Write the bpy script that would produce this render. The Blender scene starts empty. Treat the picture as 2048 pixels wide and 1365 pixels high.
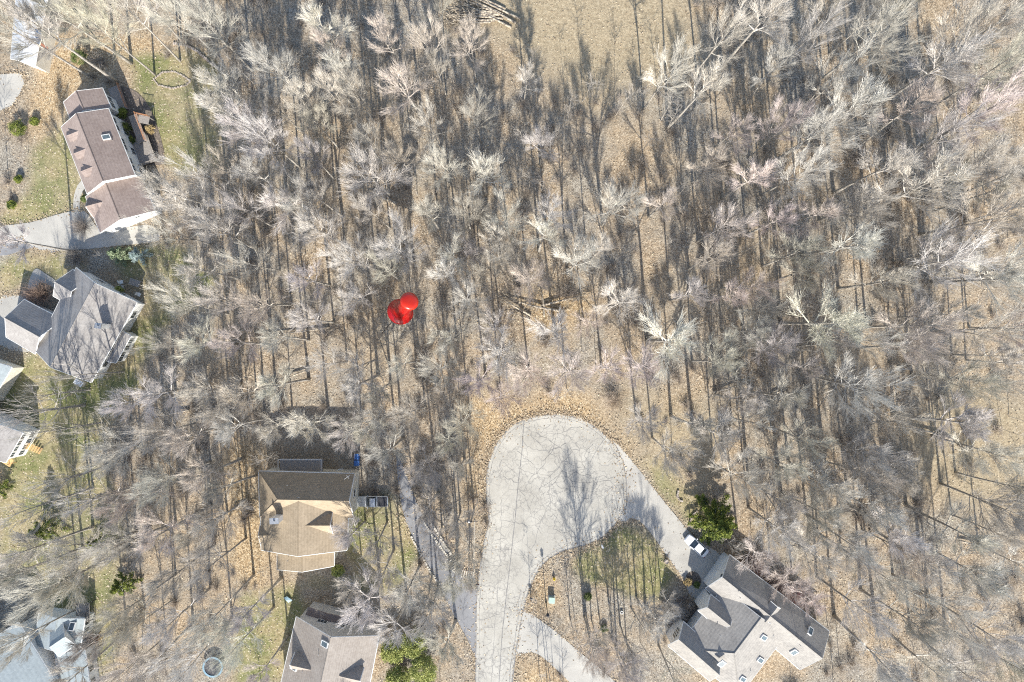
import bpy, math, random
import numpy as np
from mathutils import Vector, Matrix
R = math.radians
SC = bpy.context.scene
# ------------------------------------------------------------------ camera, sky, sun
CH = 124.0                      # camera height (m); the photo covers 186 m of ground
PXM = 11.0                      # photo pixels per metre on the ground
cam_d = bpy.data.cameras.new('camera'); cam = bpy.data.objects.new('camera', cam_d)
SC.collection.objects.link(cam); SC.camera = cam
cam.location = (0, 0, CH); cam.rotation_euler = (0, 0, 0)
cam_d.sensor_width = 36; cam_d.lens = 24; cam_d.clip_end = 6000; cam_d.clip_start = 1
SUN_EL = 33.0; SUN_AZ = 5.0     # shadows run up the photo and lean a little to the left
w = bpy.data.worlds.new('World'); SC.world = w; w.use_nodes = True
nt = w.node_tree; nt.nodes.clear()
sky = nt.nodes.new('ShaderNodeTexSky'); sky.sky_type = 'NISHITA'; sky.sun_disc = False
sky.sun_elevation = R(SUN_EL); sky.sun_rotation = R(180 - SUN_AZ)
bg = nt.nodes.new('ShaderNodeBackground'); bg.inputs[1].default_value = 0.15
ow = nt.nodes.new('ShaderNodeOutputWorld')
nt.links.new(sky.outputs[0], bg.inputs[0]); nt.links.new(bg.outputs[0], ow.inputs[0])
sd = bpy.data.lights.new('sun', 'SUN'); sd.energy = 5.0; sd.angle = R(0.5); sd.color = (1.0, .955, .87)
so = bpy.data.objects.new('sun', sd); SC.collection.objects.link(so)
ds = Vector((-math.sin(R(SUN_AZ)) * math.cos(R(SUN_EL)), math.cos(R(SUN_AZ)) * math.cos(R(SUN_EL)), -math.sin(R(SUN_EL))))
so.rotation_euler = ds.to_track_quat('-Z', 'Y').to_euler()
so.location = (0, -50, 60)
SC.view_settings.view_transform = 'Standard'; SC.view_settings.look = 'None'
SC.view_settings.exposure = 0.84; SC.view_settings.gamma = 1
SC.cycles.use_denoising = False; SC.cycles.pixel_filter_type = 'BLACKMAN_HARRIS'; SC.cycles.filter_width = 1.15
SC.cycles.max_bounces = 5; SC.cycles.diffuse_bounces = 3

# ------------------------------------------------------------------ helpers
def P(px, py, z=0.0):
    k = (CH - z) / CH / PXM
    return Vector(((px - 1024) * k, -(py - 682.5) * k, z))
def px_of(p):
    k = CH / (CH - p[2]) * PXM
    return (1024 + p[0] * k, 682.5 - p[1] * k)
class MB:
    def __init__(s): s.v = []; s.f = []; s.m = []
    def add(s, vs, fs, m=0):
        b = len(s.v); s.v += [tuple(v) for v in vs]
        s.f += [tuple(i + b for i in f) for f in fs]; s.m += [m] * len(fs)
    def box(s, c, size, rz=0.0, m=0, tilt=None):
        hx, hy, hz = size[0] / 2, size[1] / 2, size[2] / 2
        vs = [Vector((x, y, z)) for z in (-hz, hz) for x, y in ((-hx, -hy), (hx, -hy), (hx, hy), (-hx, hy))]
        M = Matrix.Rotation(rz, 3, 'Z')
        if tilt is not None: M = M @ tilt
        s.add([M @ v + Vector(c) for v in vs], [(3, 2, 1, 0), (4, 5, 6, 7), (0, 1, 5, 4), (1, 2, 6, 5), (2, 3, 7, 6), (3, 0, 4, 7)], m)
    def tube(s, pts, rad, n=6, cap=True, m=0):
        pts = [Vector(p) for p in pts]; rings = []
        if not hasattr(rad, '__len__'): rad = [rad] * len(pts)
        b = len(s.v); u = None
        for i, p in enumerate(pts):
            d = (pts[min(i + 1, len(pts) - 1)] - pts[max(i - 1, 0)])
            d = d.normalized() if d.length > 1e-9 else Vector((0, 0, 1))
            if u is None:
                u = Vector((0, 0, 1)).cross(d) if abs(d.z) < .95 else Vector((1, 0, 0)).cross(d)
            else:
                u = u - d * u.dot(d)
            u.normalize(); w_ = d.cross(u)
            for k in range(n):
                a = 2 * math.pi * k / n
                q = p + (u * math.cos(a) + w_ * math.sin(a)) * rad[i]
                s.v.append((q.x, q.y, q.z))
        for i in range(len(pts) - 1):
            for k in range(n):
                a = b + i * n + k; c = b + i * n + (k + 1) % n
                s.f.append((a, c, c + n, a + n)); s.m.append(m)
        if cap:
            s.f.append(tuple(b + k for k in range(n))[::-1]); s.f.append(tuple(b + (len(pts) - 1) * n + k for k in range(n))); s.m += [m, m]
    def poly(s, pts, m=0):
        s.add(pts, [tuple(range(len(pts)))], m)
    def slab(s, pts, th, m=0):
        """polygon with real thickness th below it"""
        n = len(pts); pts = [Vector(p) for p in pts]
        nrm = Vector((0, 0, 0))
        for i in range(n):
            a, b = pts[i], pts[(i + 1) % n]
            nrm += Vector(((a.y - b.y) * (a.z + b.z), (a.z - b.z) * (a.x + b.x), (a.x - b.x) * (a.y + b.y)))
        if nrm.z < 0: pts = pts[::-1]
        lo = [p - Vector((0, 0, th)) for p in pts]
        fs = [tuple(range(n)), tuple(range(2 * n - 1, n - 1, -1))]
        for i in range(n):
            j = (i + 1) % n; fs.append((i, i + n, j + n, j))
        s.add(pts + lo, fs, m)
    def lathe(s, c, prof, n=16, m=0, axis=None):
        c = Vector(c); b = len(s.v)
        Q = axis.to_track_quat('Z', 'Y').to_matrix() if axis is not None else Matrix.Identity(3)
        for r, z in prof:
            for k in range(n):
                a = 2 * math.pi * k / n
                s.v.append(tuple(c + Q @ Vector((r * math.cos(a), r * math.sin(a), z))))
        for i in range(len(prof) - 1):
            for k in range(n):
                a = b + i * n + k; d = b + i * n + (k + 1) % n
                s.f.append((a, d, d + n, a + n)); s.m.append(m)
        s.f.append(tuple(b + k for k in range(n))[::-1]); s.f.append(tuple(b + (len(prof) - 1) * n + k for k in range(n))); s.m += [m, m]
    def build(s, name, mat, parent=None, smooth=False):
        me = bpy.data.meshes.new(name); me.from_pydata(s.v, [], s.f)
        mats = mat if isinstance(mat, (list, tuple)) else [mat]
        for q in mats: me.materials.append(q)
        if len(mats) > 1: me.polygons.foreach_set('material_index', s.m)
        if smooth: me.polygons.foreach_set('use_smooth', [True] * len(s.f))
        me.update()
        o = bpy.data.objects.new(name, me); SC.collection.objects.link(o)
        if parent is not None:
            o.parent = parent
            o.matrix_parent_inverse = Matrix.Translation(-abs_loc(parent))
        return o
def abs_loc(o):
    l = Vector(o.location)
    return l
def tag(o, label, cat, group=None, kind=None):
    if label: o['label'] = label
    if cat: o['category'] = cat
    if group: o['group'] = group
    if kind: o['kind'] = kind
    return o
def thing(name, loc, label, cat, group=None):
    o = bpy.data.objects.new(name, None); SC.collection.objects.link(o)
    o.location = loc; o.empty_display_size = .5
    return tag(o, label, cat, group)
# ------------------------------------------------------------------ materials
def mat(name, col, rough=.8, col2=None, scale=6.0, detail=4, metal=0.0, bump=0.0, spec=None, contrast=(.35, .65), coat=0.0):
    m = bpy.data.materials.new(name); m.use_nodes = True
    t = m.node_tree; b = t.nodes['Principled BSDF']
    b.inputs['Roughness'].default_value = rough; b.inputs['Metallic'].default_value = metal
    if spec is not None: b.inputs['Specular IOR Level'].default_value = spec
    if coat: b.inputs['Coat Weight'].default_value = coat
    c2 = col2 if col2 else tuple(c * .82 for c in col)
    g = t.nodes.new('ShaderNodeNewGeometry')
    n = t.nodes.new('ShaderNodeTexNoise'); n.inputs['Scale'].default_value = scale; n.inputs['Detail'].default_value = detail
    t.links.new(g.outputs['Position'], n.inputs['Vector'])
    r = t.nodes.new('ShaderNodeValToRGB')
    r.color_ramp.elements[0].position = contrast[0]; r.color_ramp.elements[1].position = contrast[1]
    r.color_ramp.elements[0].color = (*c2, 1); r.color_ramp.elements[1].color = (*col, 1)
    t.links.new(n.outputs['Fac'], r.inputs[0]); t.links.new(r.outputs[0], b.inputs['Base Color'])
    if bump:
        bp = t.nodes.new('ShaderNodeBump'); bp.inputs['Strength'].default_value = bump; bp.inputs['Distance'].default_value = .05
        t.links.new(n.outputs['Fac'], bp.inputs['Height']); t.links.new(bp.outputs[0], b.inputs['Normal'])
    return m
def nod(t, k, **kw):
    n = t.nodes.new(k)
    for a, v in kw.items():
        if a.startswith('i_'): n.inputs[int(a[2:])].default_value = v
        else: setattr(n, a, v)
    return n
def roof_mat(name, ca, cb, streak=0.0):
    """asphalt shingles: tab colour, courses that follow the height on the slope, weather blotches"""
    m = bpy.data.materials.new(name); m.use_nodes = True
    t = m.node_tree; b = t.nodes['Principled BSDF']; b.inputs['Roughness'].default_value = .9
    b.inputs['Specular IOR Level'].default_value = .25
    g = nod(t, 'ShaderNodeNewGeometry')
    v = nod(t, 'ShaderNodeTexVoronoi'); v.inputs['Scale'].default_value = 3.2
    t.links.new(g.outputs['Position'], v.inputs['Vector'])
    n = nod(t, 'ShaderNodeTexNoise'); n.inputs['Scale'].default_value = .35; n.inputs['Detail'].default_value = 6
    t.links.new(g.outputs['Position'], n.inputs['Vector'])
    n2 = nod(t, 'ShaderNodeTexNoise'); n2.inputs['Scale'].default_value = 9; n2.inputs['Detail'].default_value = 3
    t.links.new(g.outputs['Position'], n2.inputs['Vector'])
    sx = nod(t, 'ShaderNodeSeparateXYZ'); t.links.new(g.outputs['Position'], sx.inputs[0])
    mz = nod(t, 'ShaderNodeMath', operation='MULTIPLY'); mz.inputs[1].default_value = 2 * math.pi / .21
    t.links.new(sx.outputs['Z'], mz.inputs[0])
    sn = nod(t, 'ShaderNodeMath', operation='SINE'); t.links.new(mz.outputs[0], sn.inputs[0])
    sv = nod(t, 'ShaderNodeSeparateColor'); t.links.new(v.outputs['Color'], sv.inputs[0])
    a1 = nod(t, 'ShaderNodeMath', operation='MULTIPLY_ADD'); a1.inputs[1].default_value = .38; t.links.new(sv.outputs[0], a1.inputs[0])
    m2 = nod(t, 'ShaderNodeMath', operation='MULTIPLY_ADD'); m2.inputs[1].default_value = .9; m2.inputs[2].default_value = -.3
    t.links.new(n.outputs['Fac'], m2.inputs[0]); t.links.new(m2.outputs[0], a1.inputs[2])
    a2 = nod(t, 'ShaderNodeMath', operation='MULTIPLY_ADD'); a2.inputs[1].default_value = .09
    t.links.new(sn.outputs[0], a2.inputs[0]); t.links.new(a1.outputs[0], a2.inputs[2])
    a3 = nod(t, 'ShaderNodeMath', operation='MULTIPLY_ADD'); a3.inputs[1].default_value = .5
    t.links.new(n2.outputs['Fac'], a3.inputs[0]); t.links.new(a2.outputs[0], a3.inputs[2])
    mx = nod(t, 'ShaderNodeMix', data_type='RGBA'); mx.inputs[6].default_value = (*cb, 1); mx.inputs[7].default_value = (*ca, 1)
    t.links.new(a3.outputs[0], mx.inputs[0]); t.links.new(mx.outputs[2], b.inputs['Base Color'])
    bp = nod(t, 'ShaderNodeBump'); bp.inputs['Strength'].default_value = .35; bp.inputs['Distance'].default_value = .03
    t.links.new(a2.outputs[0], bp.inputs['Height']); t.links.new(bp.outputs[0], b.inputs['Normal'])
    return m
def siding_mat(name, col):
    m = mat(name, col, .6, tuple(c * .88 for c in col), 1.2)
    t = m.node_tree; b = t.nodes['Principled BSDF']
    g = nod(t, 'ShaderNodeNewGeometry'); sx = nod(t, 'ShaderNodeSeparateXYZ'); t.links.new(g.outputs['Position'], sx.inputs[0])
    mz = nod(t, 'ShaderNodeMath', operation='MULTIPLY'); mz.inputs[1].default_value = 5.5; t.links.new(sx.outputs['Z'], mz.inputs[0])
    fr = nod(t, 'ShaderNodeMath', operation='FRACT'); t.links.new(mz.outputs[0], fr.inputs[0])
    bp = nod(t, 'ShaderNodeBump'); bp.inputs['Strength'].default_value = .8; bp.inputs['Distance'].default_value = .02
    t.links.new(fr.outputs[0], bp.inputs['Height']); t.links.new(bp.outputs[0], b.inputs['Normal'])
    return m
M = {}
M['roof_brown'] = roof_mat('brown shingles', (.30, .245, .22), (.17, .13, .115))
M['roof_grey'] = roof_mat('grey shingles', (.33, .315, .30), (.19, .175, .165))
M['roof_tan'] = roof_mat('tan shingles', (.37, .30, .215), (.22, .175, .12))
M['roof_taupe'] = roof_mat('taupe shingles', (.34, .305, .27), (.20, .17, .145))
M['roof_slate'] = roof_mat('weathered grey shingles', (.35, .33, .30), (.19, .18, .168))
M['roof_pale'] = roof_mat('pale blue grey shingles', (.33, .37, .38), (.22, .25, .26))
M['roof_white'] = roof_mat('near white roofing', (.52, .54, .57), (.36, .38, .40))
M['white'] = siding_mat('white siding', (.80, .80, .78))
M['cream'] = siding_mat('cream siding', (.66, .62, .53))
M['greywall'] = siding_mat('grey siding', (.50, .50, .50))
M['trim'] = mat('white painted trim', (.78, .78, .76), .5, (.66, .66, .64), 3)
M['dark'] = mat('dark metal', (.04, .04, .045), .5, (.025, .025, .03), 8)
M['glass'] = mat('window glass', (.05, .07, .09), .08, (.03, .04, .05), 1.5, spec=.8)
M['skyglass'] = mat('skylight glass', (.12, .16, .18), .25, (.08, .11, .13), 1.5, spec=.5)
M['brick'] = mat('brick', (.36, .17, .11), .85, (.25, .11, .075), 9)
M['deck'] = mat('weathered deck boards', (.34, .31, .28), .8, (.20, .18, .165), 7, contrast=(.3, .7))
M['cedar'] = mat('cedar', (.45, .22, .11), .7, (.26, .12, .06), 5)
M['newwood'] = mat('fresh lumber', (.60, .40, .18), .7, (.42, .26, .11), 5)
M['bark'] = mat('grey bark', (.44, .41, .36), .9, (.19, .17, .15), 4, bump=.6)
M['log'] = mat('fallen wood', (.46, .40, .31), .85, (.16, .13, .10), 3, bump=.5, contrast=(.4, .6))
M['stone'] = mat('garden stone', (.50, .44, .38), .85, (.22, .18, .15), 2.5, bump=.4)
M['steel'] = mat('galvanised steel', (.45, .46, .47), .4, (.33, .34, .35), 3, metal=.6)
M['red'] = mat('glossy red plastic', (.36, .002, .002), .28, (.30, .002, .002), 1, coat=.2)
M['redtop'] = mat('glossy orange red plastic', (.50, .022, .005), .3, (.44, .015, .004), 1, coat=.15)
M['rubber'] = mat('tyre rubber', (.03, .03, .03), .8)
M['carwhite'] = mat('white car paint', (.70, .72, .75), .25, (.76, .76, .76), 1, coat=.8)
M['carsilver'] = mat('silver car paint', (.66, .68, .69), .3, (.45, .47, .48), 1, metal=.5, coat=.8)
M['yellow'] = mat('yellow paint', (.72, .47, .02), .5)
M['green'] = mat('pale green cabinet paint', (.30, .42, .36), .55, (.36, .46, .40), 2)
M['bluetarp'] = mat('blue plastic', (.05, .16, .42), .5, (.03, .09, .28), 4)
M['cyan'] = mat('light blue pad', (.24, .36, .43), .5, (.17, .28, .34), 3)
M['lamp'] = mat('headlight lens', (.7, .7, .7), .1)
M['redlens'] = mat('tail light lens', (.35, .01, .01), .2)

def needle_mat(name, a, b_, scale=1.3):
    m = bpy.data.materials.new(name); m.use_nodes = True
    t = m.node_tree; b = t.nodes['Principled BSDF']; b.inputs['Roughness'].default_value = .7
    b.inputs['Specular IOR Level'].default_value = .2
    g = nod(t, 'ShaderNodeNewGeometry'); n = nod(t, 'ShaderNodeTexNoise'); n.inputs['Scale'].default_value = scale
    t.links.new(g.outputs['Position'], n.inputs['Vector'])
    r = nod(t, 'ShaderNodeMapRange'); r.inputs[1].default_value = .35; r.inputs[2].default_value = .65; t.links.new(n.outputs['Fac'], r.inputs[0])
    mx = nod(t, 'ShaderNodeMix', data_type='RGBA'); mx.inputs[6].default_value = (*a, 1); mx.inputs[7].default_value = (*b_, 1)
    t.links.new(r.outputs[0], mx.inputs[0]); t.links.new(mx.outputs[2], b.inputs['Base Color'])
    return m
M['needle'] = needle_mat('dark conifer needles', (.05, .08, .02), (.24, .27, .055))
M['needle_pale'] = needle_mat('pale spruce needles', (.16, .21, .12), (.28, .33, .21))
M['needle_blue'] = needle_mat('blue spruce needles', (.22, .29, .28), (.36, .43, .42))
M['bamboo'] = needle_mat('yellow green leaves', (.24, .28, .08), (.46, .465, .16))
M['boxwood'] = needle_mat('green shrub leaves', (.09, .12, .04), (.20, .23, .08))
M['dryleaf'] = needle_mat('dry tan leaves', (.32, .24, .12), (.48, .37, .19))
def twig_mat(name):
    """bark of twigs: the object's own colour, varied along the crown"""
    m = bpy.data.materials.new(name); m.use_nodes = True
    t = m.node_tree; b = t.nodes['Principled BSDF']; b.inputs['Roughness'].default_value = .75
    b.inputs['Specular IOR Level'].default_value = .3
    oi = nod(t, 'ShaderNodeObjectInfo'); g = nod(t, 'ShaderNodeNewGeometry')
    n = nod(t, 'ShaderNodeTexNoise'); n.inputs['Scale'].default_value = 1.1; n.inputs['Detail'].default_value = 3
    t.links.new(g.outputs['Position'], n.inputs['Vector'])
    r = nod(t, 'ShaderNodeMapRange'); r.inputs[1].default_value = .3; r.inputs[2].default_value = .7; r.inputs[3].default_value = .68; r.inputs[4].default_value = 1.15
    t.links.new(n.outputs['Fac'], r.inputs[0])
    mx = nod(t, 'ShaderNodeVectorMath', operation='SCALE'); t.links.new(oi.outputs['Color'], mx.inputs[0]); t.links.new(r.outputs[0], mx.inputs['Scale'])
    t.links.new(mx.outputs[0], b.inputs['Base Color'])
    return m
M['twig'] = twig_mat('bare twigs')

def concrete_mat(name, base, dark, crack=True, slabs=0.0):
    m = bpy.data.materials.new(name); m.use_nodes = True
    t = m.node_tree; b = t.nodes['Principled BSDF']; b.inputs['Roughness'].default_value = .85
    b.inputs['Specular IOR Level'].default_value = .3
    g = nod(t, 'ShaderNodeNewGeometry')
    n = nod(t, 'ShaderNodeTexNoise'); n.inputs['Scale'].default_value = .18; n.inputs['Detail'].default_value = 8; n.inputs['Roughness'].default_value = .6
    t.links.new(g.outputs['Position'], n.inputs['Vector'])
    r = nod(t, 'ShaderNodeValToRGB'); r.color_ramp.elements[0].position = .32; r.color_ramp.elements[1].position = .66
    r.color_ramp.elements[0].color = (*dark, 1); r.color_ramp.elements[1].color = (*base, 1)
    t.links.new(n.outputs['Fac'], r.inputs[0]); last = r.outputs[0]
    nf = nod(t, 'ShaderNodeTexNoise'); nf.inputs['Scale'].default_value = 6; nf.inputs['Detail'].default_value = 6
    t.links.new(g.outputs['Position'], nf.inputs['Vector'])
    rf = nod(t, 'ShaderNodeMapRange'); rf.inputs[1].default_value = .3; rf.inputs[2].default_value = .7; rf.inputs[3].default_value = .88; rf.inputs[4].default_value = 1.08
    t.links.new(nf.outputs['Fac'], rf.inputs[0])
    ms = nod(t, 'ShaderNodeVectorMath', operation='SCALE'); t.links.new(last, ms.inputs[0]); t.links.new(rf.outputs[0], ms.inputs['Scale']); last = ms.outputs[0]
    if crack:
        wn = nod(t, 'ShaderNodeTexNoise'); wn.inputs['Scale'].default_value = .9; wn.inputs['Detail'].default_value = 5
        t.links.new(g.outputs['Position'], wn.inputs['Vector'])
        sb = nod(t, 'ShaderNodeVectorMath', operation='SUBTRACT'); sb.inputs[1].default_value = (.5, .5, .5); t.links.new(wn.outputs['Color'], sb.inputs[0])
        sc = nod(t, 'ShaderNodeVectorMath', operation='SCALE'); sc.inputs['Scale'].default_value = 1.5; t.links.new(sb.outputs[0], sc.inputs[0])
        ad = nod(t, 'ShaderNodeVectorMath', operation='ADD'); t.links.new(g.outputs['Position'], ad.inputs[0]); t.links.new(sc.outputs[0], ad.inputs[1])
        for sca, wid, seed, lo, hi in ((.36, .035, 0, .38, .50), (.8, .035, 7, .44, .54)):
            v = nod(t, 'ShaderNodeTexVoronoi', feature='DISTANCE_TO_EDGE'); v.inputs['Scale'].default_value = sca
            t.links.new(ad.outputs[0], v.inputs['Vector'])
            mr = nod(t, 'ShaderNodeMapRange'); mr.inputs[1].default_value = 0; mr.inputs[2].default_value = wid * sca * 2; mr.inputs[3].default_value = 1; mr.inputs[4].default_value = 0
            t.links.new(v.outputs['Distance'], mr.inputs[0])
            k = nod(t, 'ShaderNodeTexNoise'); k.inputs['Scale'].default_value = .09 + .05 * seed / 7; t.links.new(ad.outputs[0], k.inputs['Vector'])
            kr = nod(t, 'ShaderNodeMapRange'); kr.inputs[1].default_value = lo; kr.inputs[2].default_value = hi; t.links.new(k.outputs['Fac'], kr.inputs[0])
            mu = nod(t, 'ShaderNodeMath', operation='MULTIPLY'); t.links.new(mr.outputs[0], mu.inputs[0]); t.links.new(kr.outputs[0], mu.inputs[1])
            mf = nod(t, 'ShaderNodeMath', operation='MULTIPLY'); mf.inputs[1].default_value = .62; t.links.new(mu.outputs[0], mf.inputs[0])
            mx = nod(t, 'ShaderNodeMix', data_type='RGBA'); mx.inputs[7].default_value = (.16, .155, .15, 1)
            t.links.new(mf.outputs[0], mx.inputs[0]); t.links.new(last, mx.inputs[6]); last = mx.outputs[2]
    t.links.new(last, b.inputs['Base Color'])
    return m
M['road'] = concrete_mat('worn pale concrete road', (.445, .425, .375), (.32, .303, .265))
M['drive'] = concrete_mat('driveway concrete', (.45, .43, .385), (.33, .315, .285), False)
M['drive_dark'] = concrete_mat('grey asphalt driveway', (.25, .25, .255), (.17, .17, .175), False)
M['seam'] = mat('tar filled seam', (.13, .125, .12), .8, (.22, .215, .21), 1.5)

def ground_mat():
    m = bpy.data.materials.new('leaf litter, grass and soil'); m.use_nodes = True
    t = m.node_tree; b = t.nodes['Principled BSDF']; b.inputs['Roughness'].default_value = .95
    b.inputs['Specular IOR Level'].default_value = .1
    g = nod(t, 'ShaderNodeNewGeometry'); pos = g.outputs['Position']
    at = nod(t, 'ShaderNodeAttribute'); at.attribute_name = 'zones'
    sa = nod(t, 'ShaderNodeSeparateColor'); t.links.new(at.outputs['Color'], sa.inputs[0])
    def noise(sc, det=4, ro=.6):
        n = nod(t, 'ShaderNodeTexNoise'); n.inputs['Scale'].default_value = sc; n.inputs['Detail'].default_value = det; n.inputs['Roughness'].default_value = ro
        t.links.new(pos, n.inputs['Vector']); return n.outputs['Fac']
    def ramp(src, stops):
        r = nod(t, 'ShaderNodeValToRGB'); e = r.color_ramp.elements
        while len(e) < len(stops): e.new(.5)
        for k, (p, c) in enumerate(stops): e[k].position = p; e[k].color = (*c, 1)
        t.links.new(src, r.inputs[0]); return r.outputs[0]
    def mix(f, a, b_, bt='MIX'):
        mx = nod(t, 'ShaderNodeMix', data_type='RGBA', blend_type=bt)
        if isinstance(f, float): mx.inputs[0].default_value = f
        else: t.links.new(f, mx.inputs[0])
        t.links.new(a, mx.inputs[6]); t.links.new(b_, mx.inputs[7]); return mx.outputs[2]
    # individual leaves: cells about 15 and 35 cm
    v = nod(t, 'ShaderNodeTexVoronoi'); v.inputs['Scale'].default_value = 6.5; t.links.new(pos, v.inputs['Vector'])
    sv = nod(t, 'ShaderNodeSeparateColor'); t.links.new(v.outputs['Color'], sv.inputs[0])
    litter = ramp(sv.outputs[0], [(0, (.12, .095, .068)), (.22, (.25, .188, .128)), (.5, (.345, .265, .18)), (.8, (.43, .335, .23)), (1, (.58, .50, .38))])
    orange = ramp(sv.outputs[1], [(0, (.17, .12, .07)), (.3, (.33, .235, .135)), (.65, (.46, .335, .195)), (1, (.62, .52, .36))])
    greyl = ramp(sv.outputs[2], [(0, (.13, .113, .093)), (.5, (.285, .255, .21)), (1, (.48, .44, .365))])
    c = mix(ramp(noise(.11, 6), [(.40, (0, 0, 0)), (.62, (1, 1, 1))]), litter, greyl)
    c = mix(sa.outputs[2], c, orange)
    grass = ramp(noise(3.5, 8, .75), [(.30, (.09, .105, .035)), (.5, (.185, .195, .08)), (.68, (.33, .31, .16))])
    dry = ramp(noise(2.2, 8, .7), [(.3, (.19, .15, .075)), (.5, (.35, .29, .165)), (.7, (.50, .43, .27))])
    gpatch = ramp(noise(.16, 5), [(.40, (0, 0, 0)), (.62, (1, 1, 1))])
    lawn = mix(gpatch, grass, dry)
    # leaves lying on the lawn
    lv = nod(t, 'ShaderNodeMath', operation='GREATER_THAN'); lv.inputs[1].default_value = .965; t.links.new(sv.outputs[0], lv.inputs[0])
    lawn = mix(lv.outputs[0], lawn, litter)
    c = mix(sa.outputs[0], c, lawn)
    straw = ramp(noise(1.7, 9, .75), [(.30, (.20, .16, .10)), (.5, (.38, .315, .205)), (.68, (.50, .43, .29))])
    straw = mix(.35, straw, litter)
    c = mix(sa.outputs[1], c, straw)
    dm = nod(t, 'ShaderNodeMapRange'); dm.inputs[1].default_value = .3; dm.inputs[2].default_value = .7; dm.inputs[3].default_value = .72; dm.inputs[4].default_value = 1.15
    t.links.new(noise(.9, 10, .85), dm.inputs[0]); vs = nod(t, 'ShaderNodeVectorMath', operation='SCALE'); t.links.new(c, vs.inputs[0]); t.links.new(dm.outputs[0], vs.inputs['Scale']); c = vs.outputs[0]
    t.links.new(c, b.inputs['Base Color'])
    bp = nod(t, 'ShaderNodeBump'); bp.inputs['Strength'].default_value = .7; bp.inputs['Distance'].default_value = .12
    t.links.new(sv.outputs[1], bp.inputs['Height']); t.links.new(bp.outputs[0], b.inputs['Normal'])
    return m
M['ground'] = ground_mat()
M['mulch'] = mat('dark mulch', (.20, .165, .14), .95, (.08, .065, .05), 3, detail=8)

# ------------------------------------------------------------------ plan of the place in photo pixels at ground level
LAWNS = [[(240, 105), (330, 112), (400, 108), (432, 150), (452, 250), (440, 335), (335, 330), (300, 235), (262, 160)],
    [(60, 300), (125, 240), (150, 300), (165, 370), (150, 435), (60, 450), (0, 470), (0, 440), (50, 390)],
    [(0, 520), (120, 500), (180, 530), (100, 560), (60, 560), (0, 600)],
    [(205, 500), (330, 490), (440, 545), (400, 600), (310, 660), (280, 760), (230, 840), (200, 900), (60, 990), (0, 1010), (0, 780), (60, 700), (150, 740), (230, 720), (290, 600)],
    [(0, 1010), (200, 930), (240, 1060), (230, 1200), (240, 1300), (200, 1365), (120, 1300), (60, 1130), (0, 1200)],
    [(1140, 1120), (1190, 1085), (1235, 1045), (1280, 1050), (1330, 1110), (1366, 1160), (1320, 1190), (1210, 1165), (1150, 1150)],
    [(680, 1000), (790, 1000), (840, 1110), (800, 1170), (700, 1180), (650, 1150), (560, 1180), (480, 1180), (470, 1365), (600, 1365), (600, 1170), (700, 1150)],
    [(1270, 920), (1340, 930), (1420, 1040), (1390, 1060), (1330, 1000)]]
STRAW = [[(880, -200), (1395, -200), (1385, 120), (1300, 200), (1240, 165), (1150, 190), (1060, 120), (1000, 60), (880, 50)],
    [(1840, 780), (2300, 760), (2300, 1100), (1900, 1010), (1800, 940)],
    [(1260, 790), (1420, 820), (1400, 1000), (1330, 990), (1260, 900)]]
ORANGE = [[(930, 800), (1020, 790), (1100, 775), (1200, 800), (1240, 850), (1270, 930), (1250, 940), (1200, 862), (1110, 830), (1020, 855), (978, 930), (972, 1000), (960, 1060), (930, 1010), (945, 900)],
    [(95, 95), (200, 70), (300, 60), (340, 110), (250, 110), (130, 220), (70, 280), (60, 180)],
    [(450, 880), (520, 880), (520, 1180), (450, 1150)], [(1050, 1160), (1110, 1140), (1120, 1230), (1050, 1215)],
    [(1030, 1300), (1150, 1365), (1150, 1420), (1020, 1420)], [(1030, 590), (1180, 570), (1200, 640), (1080, 660)]]
ROAD = [(948, 1480), (950, 1365), (951, 1280), (952, 1200), (960, 1130), (968, 1080), (977, 1040), (972, 1000), (972, 960), (977, 925), (990, 892), (1010, 864), (1035, 845), (1070, 833), (1110, 829), (1150, 834), (1185, 850), (1218, 878), (1240, 910), (1252, 950), (1254, 990), (1247, 1022), (1228, 1052), (1200, 1078), (1165, 1092), (1130, 1101), (1100, 1117), (1078, 1140), (1062, 1172), (1050, 1210), (1040, 1260), (1032, 1310), (1026, 1365), (1018, 1480)]
DRIVES = {'driveway': [
    [(0, 455), (60, 446), (130, 426), (172, 424), (206, 462), (290, 450), (322, 462), (318, 482), (240, 492), (155, 500), (80, 500), (40, 474), (0, 484)],
    [(0, 600), (30, 592), (62, 596), (40, 640), (80, 700), (0, 690)],
    [(1225, 880), (1262, 920), (1300, 968), (1350, 1030), (1392, 1078), (1450, 1120), (1412, 1180), (1395, 1200), (1378, 1188), (1366, 1158), (1338, 1118), (1290, 1052), (1262, 1036), (1250, 1044), (1225, 1036), (1232, 990), (1232, 930)],
    [(1025, 1212), (1062, 1228), (1110, 1262), (1160, 1305), (1215, 1350), (1260, 1400), (1200, 1420), (1140, 1365), (1090, 1318), (1062, 1304), (1022, 1308)],
    [(0, 150), (40, 148), (50, 168), (24, 212), (0, 222), (-60, 240), (-60, 150)]]}
DARKDRIVE = [(792, 905), (806, 932), (822, 975), (840, 1020), (862, 1055), (885, 1085), (918, 1140), (938, 1175), (962, 1180), (962, 1330), (936, 1280), (900, 1215), (862, 1140), (826, 1075), (808, 1030), (798, 980)]
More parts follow.
